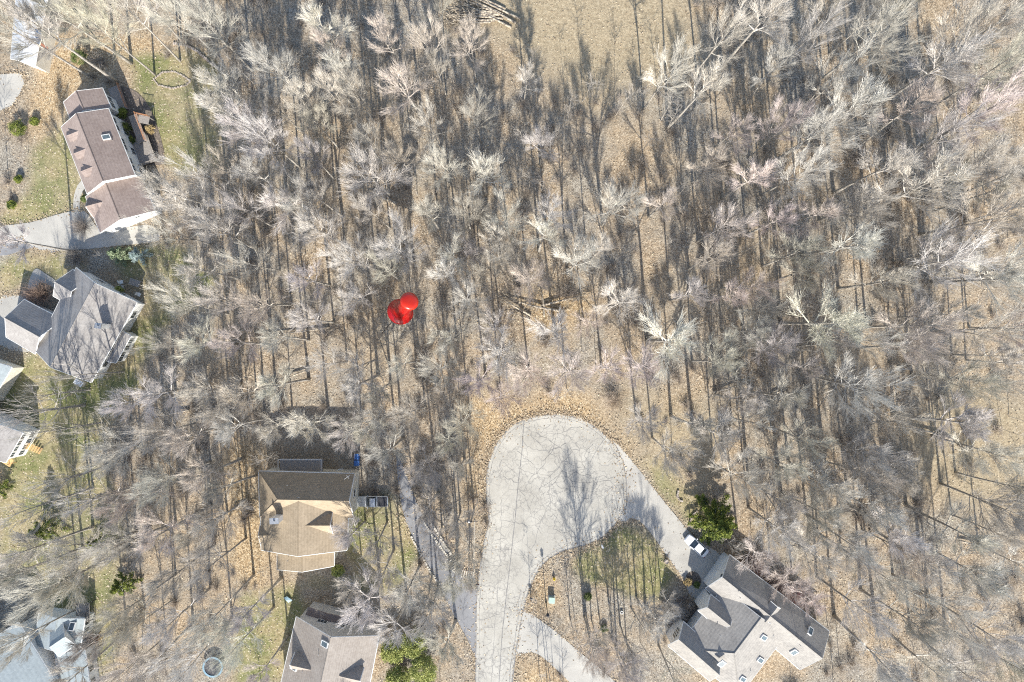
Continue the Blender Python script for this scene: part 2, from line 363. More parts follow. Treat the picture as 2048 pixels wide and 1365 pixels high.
HOUSES_PX = [[(120, 170), (225, 170), (320, 430), (290, 480), (190, 470), (120, 260)], [(0, 600), (60, 540), (160, 530), (285, 600), (250, 690), (185, 775), (90, 735), (0, 680)],
    [(515, 925), (720, 925), (720, 1040), (690, 1140), (550, 1140), (515, 1040)], [(560, 1365), (590, 1215), (640, 1200), (770, 1270), (750, 1400)],
    [(1330, 1290), (1460, 1100), (1665, 1260), (1600, 1350), (1480, 1420)], [(0, 1235), (40, 1230), (190, 1215), (200, 1400), (0, 1400)],
    [(-50, 800), (60, 850), (60, 925), (0, 930)], [(-40, 700), (30, 730), (0, 790)], [(20, -10), (100, -10), (105, 40), (70, 140), (20, 120)]]
def inpoly(px, py, poly):
    c = False; n = len(poly)
    for i in range(n):
        x1, y1 = poly[i]; x2, y2 = poly[i - 1]
        if (y1 > py) != (y2 > py) and px < (x2 - x1) * (py - y1) / (y2 - y1) + x1: c = not c
    return c
def inpoly_np(X, Y, poly):
    c = np.zeros(X.shape, bool); n = len(poly)
    for i in range(n):
        x1, y1 = poly[i]; x2, y2 = poly[i - 1]
        if y1 == y2: continue
        c ^= ((y1 > Y) != (y2 > Y)) & (X < (x2 - x1) * (Y - y1) / (y2 - y1) + x1)
    return c
nprng = np.random.default_rng(5)
def smooth_noise(shape, cell):
    gy, gx = shape[0] // cell + 3, shape[1] // cell + 3
    g = nprng.random((gy, gx)) * 2 - 1
    y = np.arange(shape[0]) / cell; x = np.arange(shape[1]) / cell
    y0 = y.astype(int); x0 = x.astype(int); fy = (y - y0); fx = (x - x0)
    fy = (fy * fy * (3 - 2 * fy))[:, None]; fx = (fx * fx * (3 - 2 * fx))[None, :]
    a = g[np.ix_(y0, x0)]; b = g[np.ix_(y0, x0 + 1)]; c = g[np.ix_(y0 + 1, x0)]; d = g[np.ix_(y0 + 1, x0 + 1)]
    return (a * (1 - fx) + b * fx) * (1 - fy) + (c * (1 - fx) + d * fx) * fy
def blur(a, k):
    for ax in (0, 1):
        acc = np.zeros_like(a)
        for s_ in range(-k, k + 1): acc += np.roll(a, s_, ax)
        a = acc / (2 * k + 1)
    return a
def build_ground():
    st = .5
    xs = np.concatenate([[-3000, -900, -300, -160], np.arange(-112, 112.01, st), [160, 300, 900, 3000]])
    ys = np.concatenate([[-3000, -900, -300, -140], np.arange(-80, 80.01, st), [140, 300, 900, 3000]])
    X, Y = np.meshgrid(xs, ys)
    PX = 1024 + X * PXM; PY = 682.5 - Y * PXM
    w1 = smooth_noise(X.shape, 9) * 12 + smooth_noise(X.shape, 3) * 8
    w2 = smooth_noise(X.shape, 9) * 12 + smooth_noise(X.shape, 3) * 8
    def zone(polys, k, jit=1.0):
        a = np.zeros(X.shape)
        for p in polys: a = np.maximum(a, inpoly_np(PX + w1 * jit, PY + w2 * jit, p).astype(float))
        return blur(a, k)
    lawn = zone(LAWNS, 2); straw = zone(STRAW, 7, 3.0); org = zone(ORANGE, 4, 1.5)
    lawn = np.clip(lawn * (.98 + .35 * smooth_noise(X.shape, 14)), 0, 1)
    org = np.clip(org * 1.0 + .30 * np.clip(smooth_noise(X.shape, 20), 0, 1), 0, 1)
    Z = -.07 + .05 * smooth_noise(X.shape, 12) + .015 * smooth_noise(X.shape, 2)
    Z[:4] = -.1; Z[-4:] = -.1; Z[:, :4] = -.1; Z[:, -4:] = -.1
    ny, nx = X.shape
    co = np.stack([X, Y, Z], -1).reshape(-1, 3)
    idx = np.arange(ny * nx).reshape(ny, nx)
    F = np.stack([idx[:-1, :-1], idx[:-1, 1:], idx[1:, 1:], idx[1:, :-1]], -1).reshape(-1, 4)
    me = bpy.data.meshes.new('ground')
    me.vertices.add(len(co)); me.vertices.foreach_set('co', co.ravel())
    me.loops.add(F.size); me.loops.foreach_set('vertex_index', F.ravel())
    me.polygons.add(len(F)); me.polygons.foreach_set('loop_start', np.arange(len(F)) * 4); me.polygons.foreach_set('loop_total', np.full(len(F), 4))
    me.polygons.foreach_set('use_smooth', [True] * len(F)); me.update(calc_edges=True)
    at = me.color_attributes.new('zones', 'FLOAT_COLOR', 'POINT')
    at.data.foreach_set('color', np.stack([lawn, straw, org, np.ones_like(lawn)], -1).ravel())
    me.materials.append(M['ground'])
    o = bpy.data.objects.new('ground', me); SC.collection.objects.link(o); o['kind'] = 'structure'
build_ground()

def smooth_poly(pts, n=4):
    out = []; L = len(pts)
    for i in range(L):
        p0, p1, p2, p3 = [np.array(pts[(i + k - 1) % L], float) for k in range(4)]
        for j in range(n):
            t = j / n
            out.append(tuple(.5 * ((2 * p1) + (-p0 + p2) * t + (2 * p0 - 5 * p1 + 4 * p2 - p3) * t * t + (-p0 + 3 * p1 - 3 * p2 + p3) * t ** 3)))
    return out
def sheet(name, poly, z, m, label=None, sm=3):
    b = MB(); pts = smooth_poly(poly, sm) if sm else poly
    from mathutils.geometry import tessellate_polygon
    v = [P(x, y, 0) + Vector((0, 0, z)) for x, y in pts]
    tri = tessellate_polygon([v]); n = len(v)
    area = sum(v[i].x * v[(i + 1) % n].y - v[(i + 1) % n].x * v[i].y for i in range(n))
    fs = []
    for t_ in tri:
        a, c, d = [v[i] for i in t_]
        fs.append(t_ if (c - a).cross(d - a).z > 0 else t_[::-1])
    lo = [p - Vector((0, 0, z + .5)) for p in v]
    b.add(v + lo, fs + [((i + n, (i + 1) % n + n, (i + 1) % n, i) if area > 0 else (i, (i + 1) % n, (i + 1) % n + n, i + n)) for i in range(n)])
    o = b.build(name, m); o['kind'] = 'structure'
    return o
sheet('road', ROAD, .03, M['road'])
for k, d in enumerate(DRIVES['driveway']): sheet('driveway', d, .022 + .0005 * k, M['drive'])
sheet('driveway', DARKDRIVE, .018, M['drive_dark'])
sheet('path', [(150, 436), (148, 400), (156, 372), (172, 356), (182, 362), (168, 380), (160, 405), (162, 432)], .026, M['drive'])
sheet('path', [(60, 596), (58, 570), (66, 545), (76, 538), (92, 548), (112, 562), (110, 575), (88, 566), (78, 570), (84, 600)], .027, M['drive'])
sheet('path', [(1392, 1196), (1404, 1190), (1420, 1204), (1412, 1222), (1398, 1222)], .030, M['drive'])
sheet('planting_bed', [(222, 180), (262, 178), (300, 215), (328, 300), (322, 330), (285, 320), (240, 250)], .008, M['mulch'])
sheet('planting_bed', [(1345, 1215), (1362, 1195), (1385, 1192), (1398, 1205), (1400, 1225), (1385, 1250), (1350, 1262), (1338, 1240)], .008, M['mulch'])
sheet('planting_bed', [(1372, 1150), (1385, 1142), (1398, 1150), (1402, 1166), (1388, 1172), (1376, 1165)], .033, M['mulch'])
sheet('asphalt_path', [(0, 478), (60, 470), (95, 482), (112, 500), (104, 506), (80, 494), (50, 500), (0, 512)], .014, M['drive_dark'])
# seams and long cracks in the road
def crack(pts, wd, rng, jit=.25, z=.036):
    b = MB(); out = []
    for i in range(len(pts) - 1):
        a, c = Vector((*pts[i], 0)), Vector((*pts[i + 1], 0)); n = max(2, int((c - a).length / 9))
        for j in range(n):
            q = a.lerp(c, j / n); out.append(P(q.x + rng.uniform(-1, 1) * jit * 6, q.y + rng.uniform(-1, 1) * jit * 6))
    out.append(P(*pts[-1])); n = len(out); vs = []
    for i, p in enumerate(out):
        d = (out[min(i + 1, n - 1)] - out[max(i - 1, 0)]); d.z = 0; d.normalize(); s_ = Vector((-d.y, d.x, 0)) * wd * rng.uniform(.5, 1.2) / 2
        vs += [p + s_ + Vector((0, 0, z)), p - s_ + Vector((0, 0, z))]
    b.add(vs, [(2 * i, 2 * i + 1, 2 * i + 3, 2 * i + 2) for i in range(n - 1)])
    return b
rng = random.Random(3)
cb = MB()
CR = [([(1048, 842), (1044, 900), (1036, 970), (1030, 1040), (1022, 1110), (1014, 1180), (1005, 1260), (998, 1365)], .16, .05),
      ([(1003, 1000), (1001, 1090), (1000, 1130), (994, 1200), (988, 1280), (982, 1365)], .07, .2), ([(1040, 1180), (1032, 1260), (1018, 1365)], .07, .3),
      ([(1212, 874), (1190, 905), (1180, 925)], .09, .2), ([(1252, 965), (1225, 975), (1208, 985)], .07, .2), ([(1232, 905), (1215, 925)], .06, .2),
      ([(1000, 1040), (1030, 1046)], .07, .3), ([(975, 1100), (1025, 1098)], .06, .3), ([(968, 1135), (1018, 1128)], .06, .3), ([(962, 1170), (1010, 1180)], .07, .4), ([(956, 1240), (1000, 1228)], .06, .4), ([(1000, 1300), (1030, 1290)], .06, .3),
      ([(1122, 925), (1098, 960), (1100, 1000), (1085, 1040), (1070, 1080), (1062, 1110)], .08, .6), ([(1135, 880), (1150, 920), (1140, 960), (1160, 1000), (1150, 1050)], .07, .6)]
for pts, wd, j in CR:
    c_ = crack(pts, wd, rng, j); cb.add(c_.v, c_.f)
for k in range(46):
    a = rng.uniform(0, 6.28); r_ = rng.uniform(0, 1) ** .5 * 115
    x, y = 1112 + r_ * math.cos(a), 965 + r_ * math.sin(a); d = rng.uniform(0, 6.28); pts = [(x, y)]
    for j in range(rng.randint(3, 7)):
        d += rng.uniform(-.9, .9); x += 14 * math.cos(d); y += 14 * math.sin(d)
        if (x - 1112) ** 2 + (y - 965) ** 2 > 125 ** 2: break
        pts.append((x, y))
    if len(pts) > 2:
        c_ = crack(pts, rng.uniform(.03, .06), rng, .5, .0365 + .0004 * k); cb.add(c_.v, c_.f)
cb.build('road_cracks', M['seam'])['kind'] = 'structure'
def inset_ring(poly, dist):
    q = smooth_poly(poly, 3); n = len(q); out = []
    for i in range(n):
        a, b_ = np.array(q[i - 1]), np.array(q[(i + 1) % n]); d = (b_ - a) / (np.linalg.norm(b_ - a) + 1e-9); m_ = np.array((-d[1], d[0])) * dist
        out.append(tuple(np.array(q[i]) + m_) if inpoly(*(np.array(q[i]) + m_), poly) else tuple(np.array(q[i]) - m_))
    return out + [out[0]]
gs = MB()
for dist, wd, z_ in ((7.5, .07, .034), (1.2, .22, .0345)):
    c_ = crack(inset_ring(ROAD, dist), wd, rng, .03, z_); gs.add(c_.v, c_.f)
gs.build('gutter_seam', M['seam'])['kind'] = 'structure'

# ------------------------------------------------------------------ houses
def lin(a, b, t): return a + (b - a) * t
def offs(p, q, r_):
    """unit horizontal normal of edge p-q pointing away from point r_"""
    d = (q - p); n = Vector((d.y, -d.x, 0)).normalized()
    return n if n.dot(p - r_) > 0 else -n
class Block:
    """gable or hip volume: E four eave corners (ring order), R two ridge ends. Ends are edges 1-2 (R[1]) and 3-0 (R[0])."""
    def __init__(s, E, ze, Rg, zr, hip=(False, False), over=.4, zb=-.3):
        s.E = [P(x, y, ze) for x, y in E]; s.R = [P(x, y, zr) for x, y in Rg]; s.ze = ze; s.zr = zr; s.hip = hip; s.over = over; s.zb = zb
        # snap the ridge to the plan's middle line so that both slopes are true planes
        m0 = (s.E[3] + s.E[0]) / 2; m1 = (s.E[1] + s.E[2]) / 2; ax = (m1 - m0); ax.z = 0; L = ax.length; ax.normalize()
        ts = []
        for k in (0, 1):
            t_ = (s.R[k] - m0).dot(ax)
            if not hip[k]: t_ = 0 if k == 0 else L
            ts.append(min(max(t_, 0), L)); q = m0 + ax * ts[k]; s.R[k] = Vector((q.x, q.y, zr))
        s.c = sum(s.E, Vector()) / 4
        s.ax = ax; s.L = L
    def roof(s, b, cap=None, trim=None):
        E, Rg = s.E, s.R
        b.slab([E[0], E[1], Rg[1], Rg[0]], .16); b.slab([E[2], E[3], Rg[0], Rg[1]], .16)
        if s.hip[1]: b.slab([E[1], E[2], Rg[1]], .16)
        if s.hip[0]: b.slab([E[3], E[0], Rg[0]], .16)
        up = Vector((0, 0, .03))
        if cap is not None:
            cap.tube([Rg[0] + up, Rg[1] + up], .10, 4)
            for k, (i, j) in enumerate(((3, 0), (1, 2))):
                if s.hip[k]: cap.tube([E[i] + up, Rg[k] + up], .09, 4); cap.tube([E[j] + up, Rg[k] + up], .09, 4)
        if trim is not None:
            dn = Vector((0, 0, -.09))
            segs = [(E[0], E[1]), (E[2], E[3])]
            for k, (i, j) in enumerate(((3, 0), (1, 2))):
                if s.hip[k]: segs.append((E[i], E[j]))
                else: segs += [(E[i], Rg[k]), (E[j], Rg[k])]
            for a, c in segs:
                n = (a + c) / 2 - s.c; n.z = 0; n.normalize()
                trim.tube([a + dn + n * .05, c + dn + n * .05], .085, 4)
    def walls(s, b):
        c2 = Vector((s.c.x, s.c.y, 0)); W = []
        for i in range(4):
            p = s.E[i]; n1 = offs(p, s.E[(i + 1) % 4], s.c); n2 = offs(p, s.E[(i - 1) % 4], s.c)
            W.append(Vector((p.x, p.y, 0)) - (n1 + n2) * s.over)
        zt = s.ze - .02
        if True:
            half = ((s.E[1] - s.E[2]).length) / 2; sl = (s.zr - s.ze) / half
            zt = s.ze + sl * s.over - .17
        s.W = W
        for i, j in ((0, 1), (2, 3)):
            b.add([(W[i].x, W[i].y, s.zb), (W[j].x, W[j].y, s.zb), (W[j].x, W[j].y, zt), (W[i].x, W[i].y, zt)], [(0, 1, 2, 3)])
        for k, (i, j) in enumerate(((3, 0), (1, 2))):
            a, c = W[i], W[j]; mm = (a + c) / 2
            vs = [(a.x, a.y, s.zb), (c.x, c.y, s.zb), (c.x, c.y, zt)]
            if not s.hip[k]: vs.append((mm.x, mm.y, s.zr - .19))
            vs.append((a.x, a.y, zt)); b.add(vs, [tuple(range(len(vs)))])
        b.add([(q.x, q.y, zt - .05) for q in W], [(0, 1, 2, 3)])
    def window(s, par, edge, t, z, w_=1.0, h_=1.3, name='window', mull=1):
        """window with frame and pane on wall edge i-j at fraction t and sill height z"""
        i, j = edge; a, c = s.W[i], s.W[j]; d = (c - a).normalized(); n = offs(a, c, Vector((s.c.x, s.c.y, 0)))
        rz = math.atan2(d.y, d.x); ctr = a.lerp(c, t) + Vector((0, 0, z + h_ / 2))
        f = MB()
        fr = .09
        for sx in (-1, 1): f.box(ctr + d * sx * (w_ / 2) + n * .03, (fr, .10, h_ + fr), rz)
        for sz in (-1, 1): f.box(ctr + Vector((0, 0, sz * h_ / 2)) + n * .034, (w_ + fr, .10, fr), rz)
        for q in range(mull): f.box(ctr + d * ((q + 1) / (mull + 1) - .5) * w_ + n * .03, (.05, .09, h_), rz)
        fo = f.build(name, M['trim'], par)
        g = MB(); g.box(ctr + n * .02, (w_, .05, h_), rz); g.build('pane', M['glass'], fo)
def dormer(c, dirpx, wd, dep, z0, ze, zr, walls_b, roof_b, trim_b=None):
    """small gabled dormer: c front middle in px at height ze, dirpx points from the front into the roof"""
    f = P(c[0], c[1], ze); d = Vector((dirpx[0], -dirpx[1], 0)).normalized(); n = Vector((-d.y, d.x, 0))
    A, B = f + n * wd / 2, f - n * wd / 2; C_, D_ = B + d * dep, A + d * dep
    r0 = Vector((f.x, f.y, zr)) - d * .2; r1 = r0 + d * (dep + .2)
    o = .18; A2, B2 = A + n * o - d * .2, B - n * o - d * .2; C2, D2 = C_ - n * o, D_ + n * o
    dz = Vector((0, 0, -o * (zr - ze) / (wd / 2)))
    roof_b.slab([A2 + dz, D2 + dz, r1, r0], .1); roof_b.slab([B2 + dz, C2 + dz, r1, r0], .1)
    def low(p): return Vector((p.x, p.y, z0))
    e = Vector((0, 0, -.12))
    walls_b.add([low(A), low(B), B + e, Vector((f.x, f.y, zr)) + e, A + e], [(0, 1, 2, 3, 4)])
    walls_b.add([low(A), low(D_), D_ + e, A + e], [(0, 1, 2, 3)]); walls_b.add([low(B), low(C_), C_ + e, B + e], [(0, 1, 2, 3)])
    if trim_b is not None:
        trim_b.tube([A2 + dz, r0], .07, 4); trim_b.tube([B2 + dz, r0], .07, 4)
def skylight(par, c, z, slope_dir, pitch, wd=.8, ln=1.2, glass='skyglass'):
    """box with a pane that lies on the slope: slope_dir = downhill direction in px"""
    d = Vector((slope_dir[0], -slope_dir[1], 0)).normalized(); rz = math.atan2(d.y, d.x)
    T = Matrix.Rotation(math.atan(pitch), 3, 'Y'); p = P(c[0], c[1], z); M3 = Matrix.Rotation(rz, 3, 'Z') @ T
    f = MB()
    for sx in (-1, 1):
        f.box(p + M3 @ Vector((sx * ln / 2, 0, 0)), (.1, wd + .1, .3), rz, tilt=T); f.box(p + M3 @ Vector((0, sx * wd / 2, 0.004)), (ln + .1, .1, .3), rz, tilt=T)
    o = f.build('skylight', M['trim'], par); g = MB(); g.box(p + M3 @ Vector((0, 0, .09)), (ln - .08, wd - .08, .06), rz, tilt=T); g.build('pane', M[glass], o)
def on_roof(bl, px, side, extra=0.0):
    """height of the roof plane under photo pixel px: side 0 = slope E0-E1, 1 = slope E2-E3"""
    a = bl.E[0] if side == 0 else bl.E[2]; b = bl.E[1] if side == 0 else bl.E[3]; r_ = bl.R[1] if side == 0 else bl.R[0]
    n = (b - a).cross(r_ - a); cam_ = Vector((0, 0, CH)); d = P(px[0], px[1], 0) - cam_
    t = (a - cam_).dot(n) / d.dot(n); return (cam_ + d * t).z + extra
def chimney(par, c, z0, z1, sx, sy, rz, m, cap=True):
    b = MB(); p = P(c[0], c[1], z1); b.box((p.x, p.y, (z0 + z1) / 2), (sx, sy, z1 - z0), rz)
    o = b.build('chimney', m, par)
    q = MB(); q.box((p.x, p.y, z1 + .05), (sx + .12, sy + .12, .1), rz); q.tube([(p.x, p.y, z1 + .1), (p.x, p.y, z1 + .45)], .14, 8); q.build('chimney_cap', M['steel'], o)
def vent(par, c, z):
    b = MB(); p = P(c[0], c[1], z); b.tube([p + Vector((0, 0, -.3)), p + Vector((0, 0, .35))], .07, 6); b.build('vent_pipe', M['steel'], par)
def pitch(b): return (b.zr - b.ze) / (((b.E[1] - b.E[2]).length) / 2)
def house(name, blocks, roofm, wallm, label, cat='house', capm=True):
    c = sum((b.c for b in blocks), Vector()) / len(blocks)
    t = thing(name, (c.x, c.y, 0), label, cat)
    rb, wb, cp, tr = MB(), MB(), [], MB()
    for b in blocks: cp.append(MB()); b.roof(rb, cp[-1], tr); b.walls(wb)
    return t, rb, wb, cp, tr
def finish(t, rb, wb, cp, tr, roofm, wallm, capcol=None):
    wb.build('wall', wallm, t); ro = rb.build('roof', roofm, t)
    for q in cp: q.build('ridge_cap', capcol or roofm, ro)
    tr.build('eave_trim', M['trim'], ro)
    return ro
def axis_px(b, k=1): return (b.ax.x * k, -b.ax.y * k)

# house A: brown two-storey house at upper left
a1 = Block([(123, 255), (175, 388), (270, 350), (217, 218)], 5.6, [(157, 228), (206, 361)], 7.9)
a2 = Block([(128, 205), (142, 240), (222, 216), (205, 177)], 5.0, [(155, 183), (167, 222)], 6.9)
a3 = Block([(172, 394), (201, 466), (310, 422), (283, 352)], 3.6, [(211, 370), (237, 434)], 5.9)
a4 = Block([(206, 395), (176, 398), (188, 436), (222, 422)], 3.6, [(214, 410), (178, 420)], 5.0, over=.3)
t, rb, wb, cp, tr = house('colonial_house', [a1, a2, a3, a4], None, None, 'long brown-roofed two-storey house with three dormers beside the green lawn at upper left')
for k in range(3):
    c = (139 + k * 14.3, 273 + k * 35.5); dormer(c, (.93, -.37), 1.5, 2.4, 5.2, 6.95, 7.4, wb, rb)
finish(t, rb, wb, cp, tr, M['roof_brown'], M['white'])
for k, tt in enumerate((.12, .24, .46, .56, .78, .9)):
    a1.window(t, (2, 3), tt, 3.6, 1.1, 1.3)
    if k % 2 == 0: a1.window(t, (2, 3), tt, .9, 1.3, 1.4)
a2.window(t, (2, 3), .35, 2.2, 1.2, 1.4); a2.window(t, (2, 3), .7, 2.2, 1.2, 1.4); a3.window(t, (1, 2), .68, 2.6, .9, .7)
skylight(t, (213, 275), on_roof(a1, (213, 275), 1, .12), (.93, -.37), pitch(a1), .8, 1.2)
vent(t, (226, 281), on_roof(a1, (226, 281), 1)); vent(t, (211, 355), 7.4)
# garage doors facing the concrete
b = MB()
for tt in (.25, .7):
    i, j = a3.W[0], a3.W[1]; p = i.lerp(j, tt); d = (j - i).normalized(); b.box(p + Vector((0, 0, 1.15)) - Vector((d.y * -.03, d.x * .03, 0)), (2.6, .1, 2.3), math.atan2(d.y, d.x))
b.build('garage_door', M['trim'], t)
# house B: grey house with white chimney
b1 = Block([(71, 701), (153, 536), (274, 605), (183, 765)], 3.6, [(103, 730), (190, 566)], 6.9)
b2 = Block([(13, 674), (71, 708), (125, 640), (49, 600)], 3.3, [(27, 635), (100, 678)], 5.7)
b3 = Block([(107, 592), (139, 610), (176, 560), (146, 540)], 3.6, [(122, 563), (154, 581)], 5.6)
b4 = Block([(214, 722), (246, 662), (262, 672), (232, 726)], 2.9, [(223, 725), (252, 668)], 3.25, over=.15)
t, rb, wb, cp, tr = house('grey_house', [b1, b2, b3, b4], None, None, 'sprawling pale grey-roofed house with a white box chimney at left, under a bare tree shadow')
finish(t, rb, wb, cp, tr, M['roof_grey'], M['white'])
chimney(t, (197, 652), 4.8, 7.6, 1.0, .8, R(-8), M['trim'])
for c in ((195, 586), (156, 703), (183, 658)): vent(t, c, on_roof(b1, c, 1))
for tt in (.2, .45, .7, .9): b4.window(t, (2, 3), tt, 1.0, 1.0, 1.5)
for tt in (.15, .8): b1.window(t, (2, 3), tt, 1.0, 1.3, 1.3)
b1.window(t, (1, 2), .3, 1.0, 1.2, 1.3); b1.window(t, (1, 2), .7, 1.0, 1.2, 1.3)
# house C: tan roof
zC = 5.8
c1 = Block([(523, 1100), (521, 987), (698, 987), (694, 1100)], zC, [(578, 1105), (582, 987)], 9.2)
c2 = Block([(518, 943), (709, 948), (707, 1036), (520, 1034)], zC + .004, [(556, 990), (700, 994)], 9.45, hip=(True, False))
c3 = Block([(612, 1010), (668, 1010), (668, 1076), (612, 1076)], zC + .2, [(598, 1052), (665, 1054)], 8.6, over=.25)
c4 = Block([(555, 1139), (555, 1060), (668, 1060), (668, 1132)], 4.6, [(604, 1140), (600, 1060)], 6.7)
c5 = Block([(524, 1098), (566, 1098), (566, 1034), (524, 1033)], 5.0, [(522, 1068), (566, 1068)], 6.6, over=.25)
t, rb, wb, cp, tr = house('tan_roofed_house', [c1, c2, c3, c4, c5], None, None, 'tan-shingled house of many gables beside the parked silver pickup truck')
finish(t, rb, wb, cp, tr, M['roof_tan'], M['cream'])
chimney(t, (549, 1042), 5.2, 10.2, 1.4, .9, R(3), M['trim'])
for c in ((576, 970), (573, 998), (576, 1121)): vent(t, c, 8.2 if c[1] < 1100 else 6.2)
for tt in (.2, .4, .75): c2.window(t, (0, 1), tt, 3.2, 1.2, 1.4)
c2.window(t, (1, 2), .5, 3.0, 1.2, 1.4); c3.window(t, (1, 2), .5, 3.2, 1.1, 1.2)
an = MB(); p = P(698, 952, 6.9); an.tube([p, p + Vector((0, 0, 1.2))], .03, 5); an.box(p + Vector((0, 0, 1.2)), (1.2, .04, .04), .6); an.box(p + Vector((.1, 0, 1.1)), (.7, .04, .04), 2.2); an.build('antenna', M['trim'], t)
# deck with a railed edge on the back of house C (own thing: a deck is fixed to the house, so it is a part)
dk = MB(); q0, q1 = P(566, 937, 2.6), P(640, 950, 2.6); dk.box(((q0.x + q1.x) / 2, (q0.y + q1.y) / 2 + 1.0, 2.5), (7.6, 2.6, .16)); 
for x in (-3.6, 0, 3.6): dk.box(((q0.x + q1.x) / 2 + x, q0.y + 1.2, 1.2), (.15, .15, 2.5))
d_o = dk.build('deck', M['deck'], t)
rl = MB()
cx, cy = (q0.x + q1.x) / 2, (q0.y + q1.y) / 2 + 1.0
rl.box((cx, cy + 1.27, 3.55), (7.7, .08, .08)); rl.box((cx - 3.8, cy, 3.55), (.08, 2.6, .08)); rl.box((cx + 3.8, cy, 3.55), (.08, 2.6, .08))
for k in range(26): rl.box((cx - 3.75 + k * .3, cy + 1.27, 3.05), (.05, .05, 1.0))
rl.build('railing', M['trim'], d_o)
# house D
d1 = Block([(549, 1425), (593, 1234), (758, 1272), (728, 1425)], 5.4, [(628, 1425), (661, 1275)], 9.8)
d2 = Block([(610, 1233), (617, 1214), (700, 1236), (700, 1262)], 3.0, [(612, 1226), (696, 1250)], 3.5, over=.1)
t, rb, wb, cp, tr = house('taupe_roofed_house', [d1], None, None, 'taupe-roofed house at the bottom edge with two gabled dormers, beside yellow-green shrubs')
dormer((588, 1322), (.97, .22), 2.6, 3.4, 6.0, 7.0, 8.6, wb, rb, tr)
dormer((722, 1352), (-.97, -.22), 2.6, 3.4, 6.0, 7.0, 8.6, wb, rb, tr)
finish(t, rb, wb, cp, tr, M['roof_taupe'], M['greywall'])
d1.window(t, (1, 2), .28, 3.4, 1.7, 1.2, mull=2); d1.window(t, (1, 2), .52, 3.4, 1.7, 1.2, mull=2)
lb = MB(); d2.roof(lb); lb.build('lower_roof', M['roof_brown'], t)
lw = MB(); d2.walls(lw); lw.build('lower_wall', M['greywall'], t)
for c, sd_, k in (((650, 1288), (-1, -.2), 0), ((588, 1334), (-1, -.2), 0)): skylight(t, c, on_roof(d1, c, k, .15), sd_, pitch(d1), .9, 1.4)
for c, k in (((638, 1308), 0), ((606, 1342), 0)): vent(t, c, on_roof(d1, c, k))
# house E
e1 = Block([(1411, 1177), (1600, 1339), (1658, 1263), (1459, 1110)], 3.7, [(1442, 1158), (1640, 1315)], 6.6)
e2 = Block([(1356, 1296), (1446, 1176), (1572, 1268), (1478, 1392)], 4.0, [(1470, 1308), (1530, 1226)], 6.95, hip=(True, False))
e3 = Block([(1336, 1291), (1420, 1362), (1440, 1310), (1367, 1244)], 4.3, [(1358, 1278), (1400, 1315)], 6.7)
e4 = Block([(1396, 1221), (1440, 1258), (1466, 1225), (1421, 1190)], 4.4, [(1419, 1210), (1462, 1245)], 6.5, over=.3)
t, rb, wb, cp, tr = house('rambling_house', [e1, e2, e3, e4], None, None, 'large weathered grey-roofed white house with garage at lower right beside the dark conifer')
dormer((1550, 1212), (-.62, .79), 1.8, 3.2, 4.8, 5.9, 6.7, wb, rb, tr)
finish(t, rb, wb, cp, tr, M['roof_slate'], M['white'])
for c, bl, k, sd_ in (((1620, 1262), e1, 1, (.61, -.79)), ((1588, 1304), e1, 0, (-.61, .79)), ((1527, 1275), e2, 1, (.79, .61)), ((1520, 1320), e2, 1, (.79, .61)), ((1443, 1327), e2, 0, (-.61, .79)), ((1485, 1358), e2, 1, (.79, .61))):
    skylight(t, c, on_roof(bl, c, k, .15), sd_, pitch(bl) if bl is e1 else .45, .8, 1.3)
for tt in (.38, .5, .62): e3.window(t, (3, 0), tt, 2.6, .8, 1.5)
for tt in (.3, .7): e1.window(t, (3, 0), tt, 3.9, .5, .6) if tt > .9 else None
b = MB()
for tt in (.26, .72):
    i, j = e1.W[3], e1.W[0]; p = i.lerp(j, tt); d = (j - i).normalized(); n = offs(i, j, Vector((e1.c.x, e1.c.y, 0))); b.box(p + n * .03 + Vector((0, 0, 1.15)), (2.8, .1, 2.3), math.atan2(d.y, d.x))
b.build('garage_door', M['trim'], t)
i, j = e1.W[3], e1.W[0]; p = i.lerp(j, .5) + Vector((0, 0, 4.9)); n = offs(i, j, Vector((e1.c.x, e1.c.y, 0)))
b = MB(); b.lathe(p + n * .0, [(.3, -.06), (.3, .06)], 16, axis=n); b.build('round_window', M['glass'], t)
for c_, k_ in (((1500, 1225), 0), ((1545, 1270), 0), ((1600, 1290), 1), ((1480, 1195), 1)): vent(t, c_, on_roof(e1, c_, k_))
for c_, k_ in (((1440, 1270), 0), ((1500, 1340), 1)): vent(t, c_, on_roof(e2, c_, k_) if k_ else 6.3)
# house F bottom left
f1 = Block([(-150, 1330), (-60, 1190), (37, 1245), (98, 1344)], 5.2, [(-40, 1380), (-20, 1220)], 7.4)
f1 = Block([(-40, 1470), (-115, 1345), (37, 1245), (118, 1376)], 5.2, [(50, 1420), (-30, 1290)], 7.6)
f2 = Block([(70, 1290), (78, 1226), (170, 1238), (160, 1300)], 3.6, [(72, 1262), (164, 1274)], 4.8)
f3 = Block([(103, 1262), (127, 1247), (149, 1290), (118, 1312)], 4.6, [(100, 1296), (129, 1275)], 5.6, over=.2)
f3 = Block([(118, 1313), (150, 1290), (126, 1247), (101, 1263)], 4.6, [(100, 1296), (129, 1275)], 5.8, over=.2)
f4 = Block([(120, 1390), (110, 1300), (170, 1300), (182, 1390)], 3.4, [(140, 1390), (135, 1300)], 4.4)
t, rb, wb, cp, tr = house('blue_grey_house', [f1, f2, f3, f4], None, None, 'pale blue-grey-roofed house in the bottom left corner with a small white cupola gable')
finish(t, rb, wb, cp, tr, M['roof_pale'], M['white'])
skylight(t, (145, 1253), on_roof(f2, (145, 1253), 0, .15) if False else 4.4, (.1, -1), .4, .9, 1.3, 'glass')
vent(t, (20, 1325), 6.6)
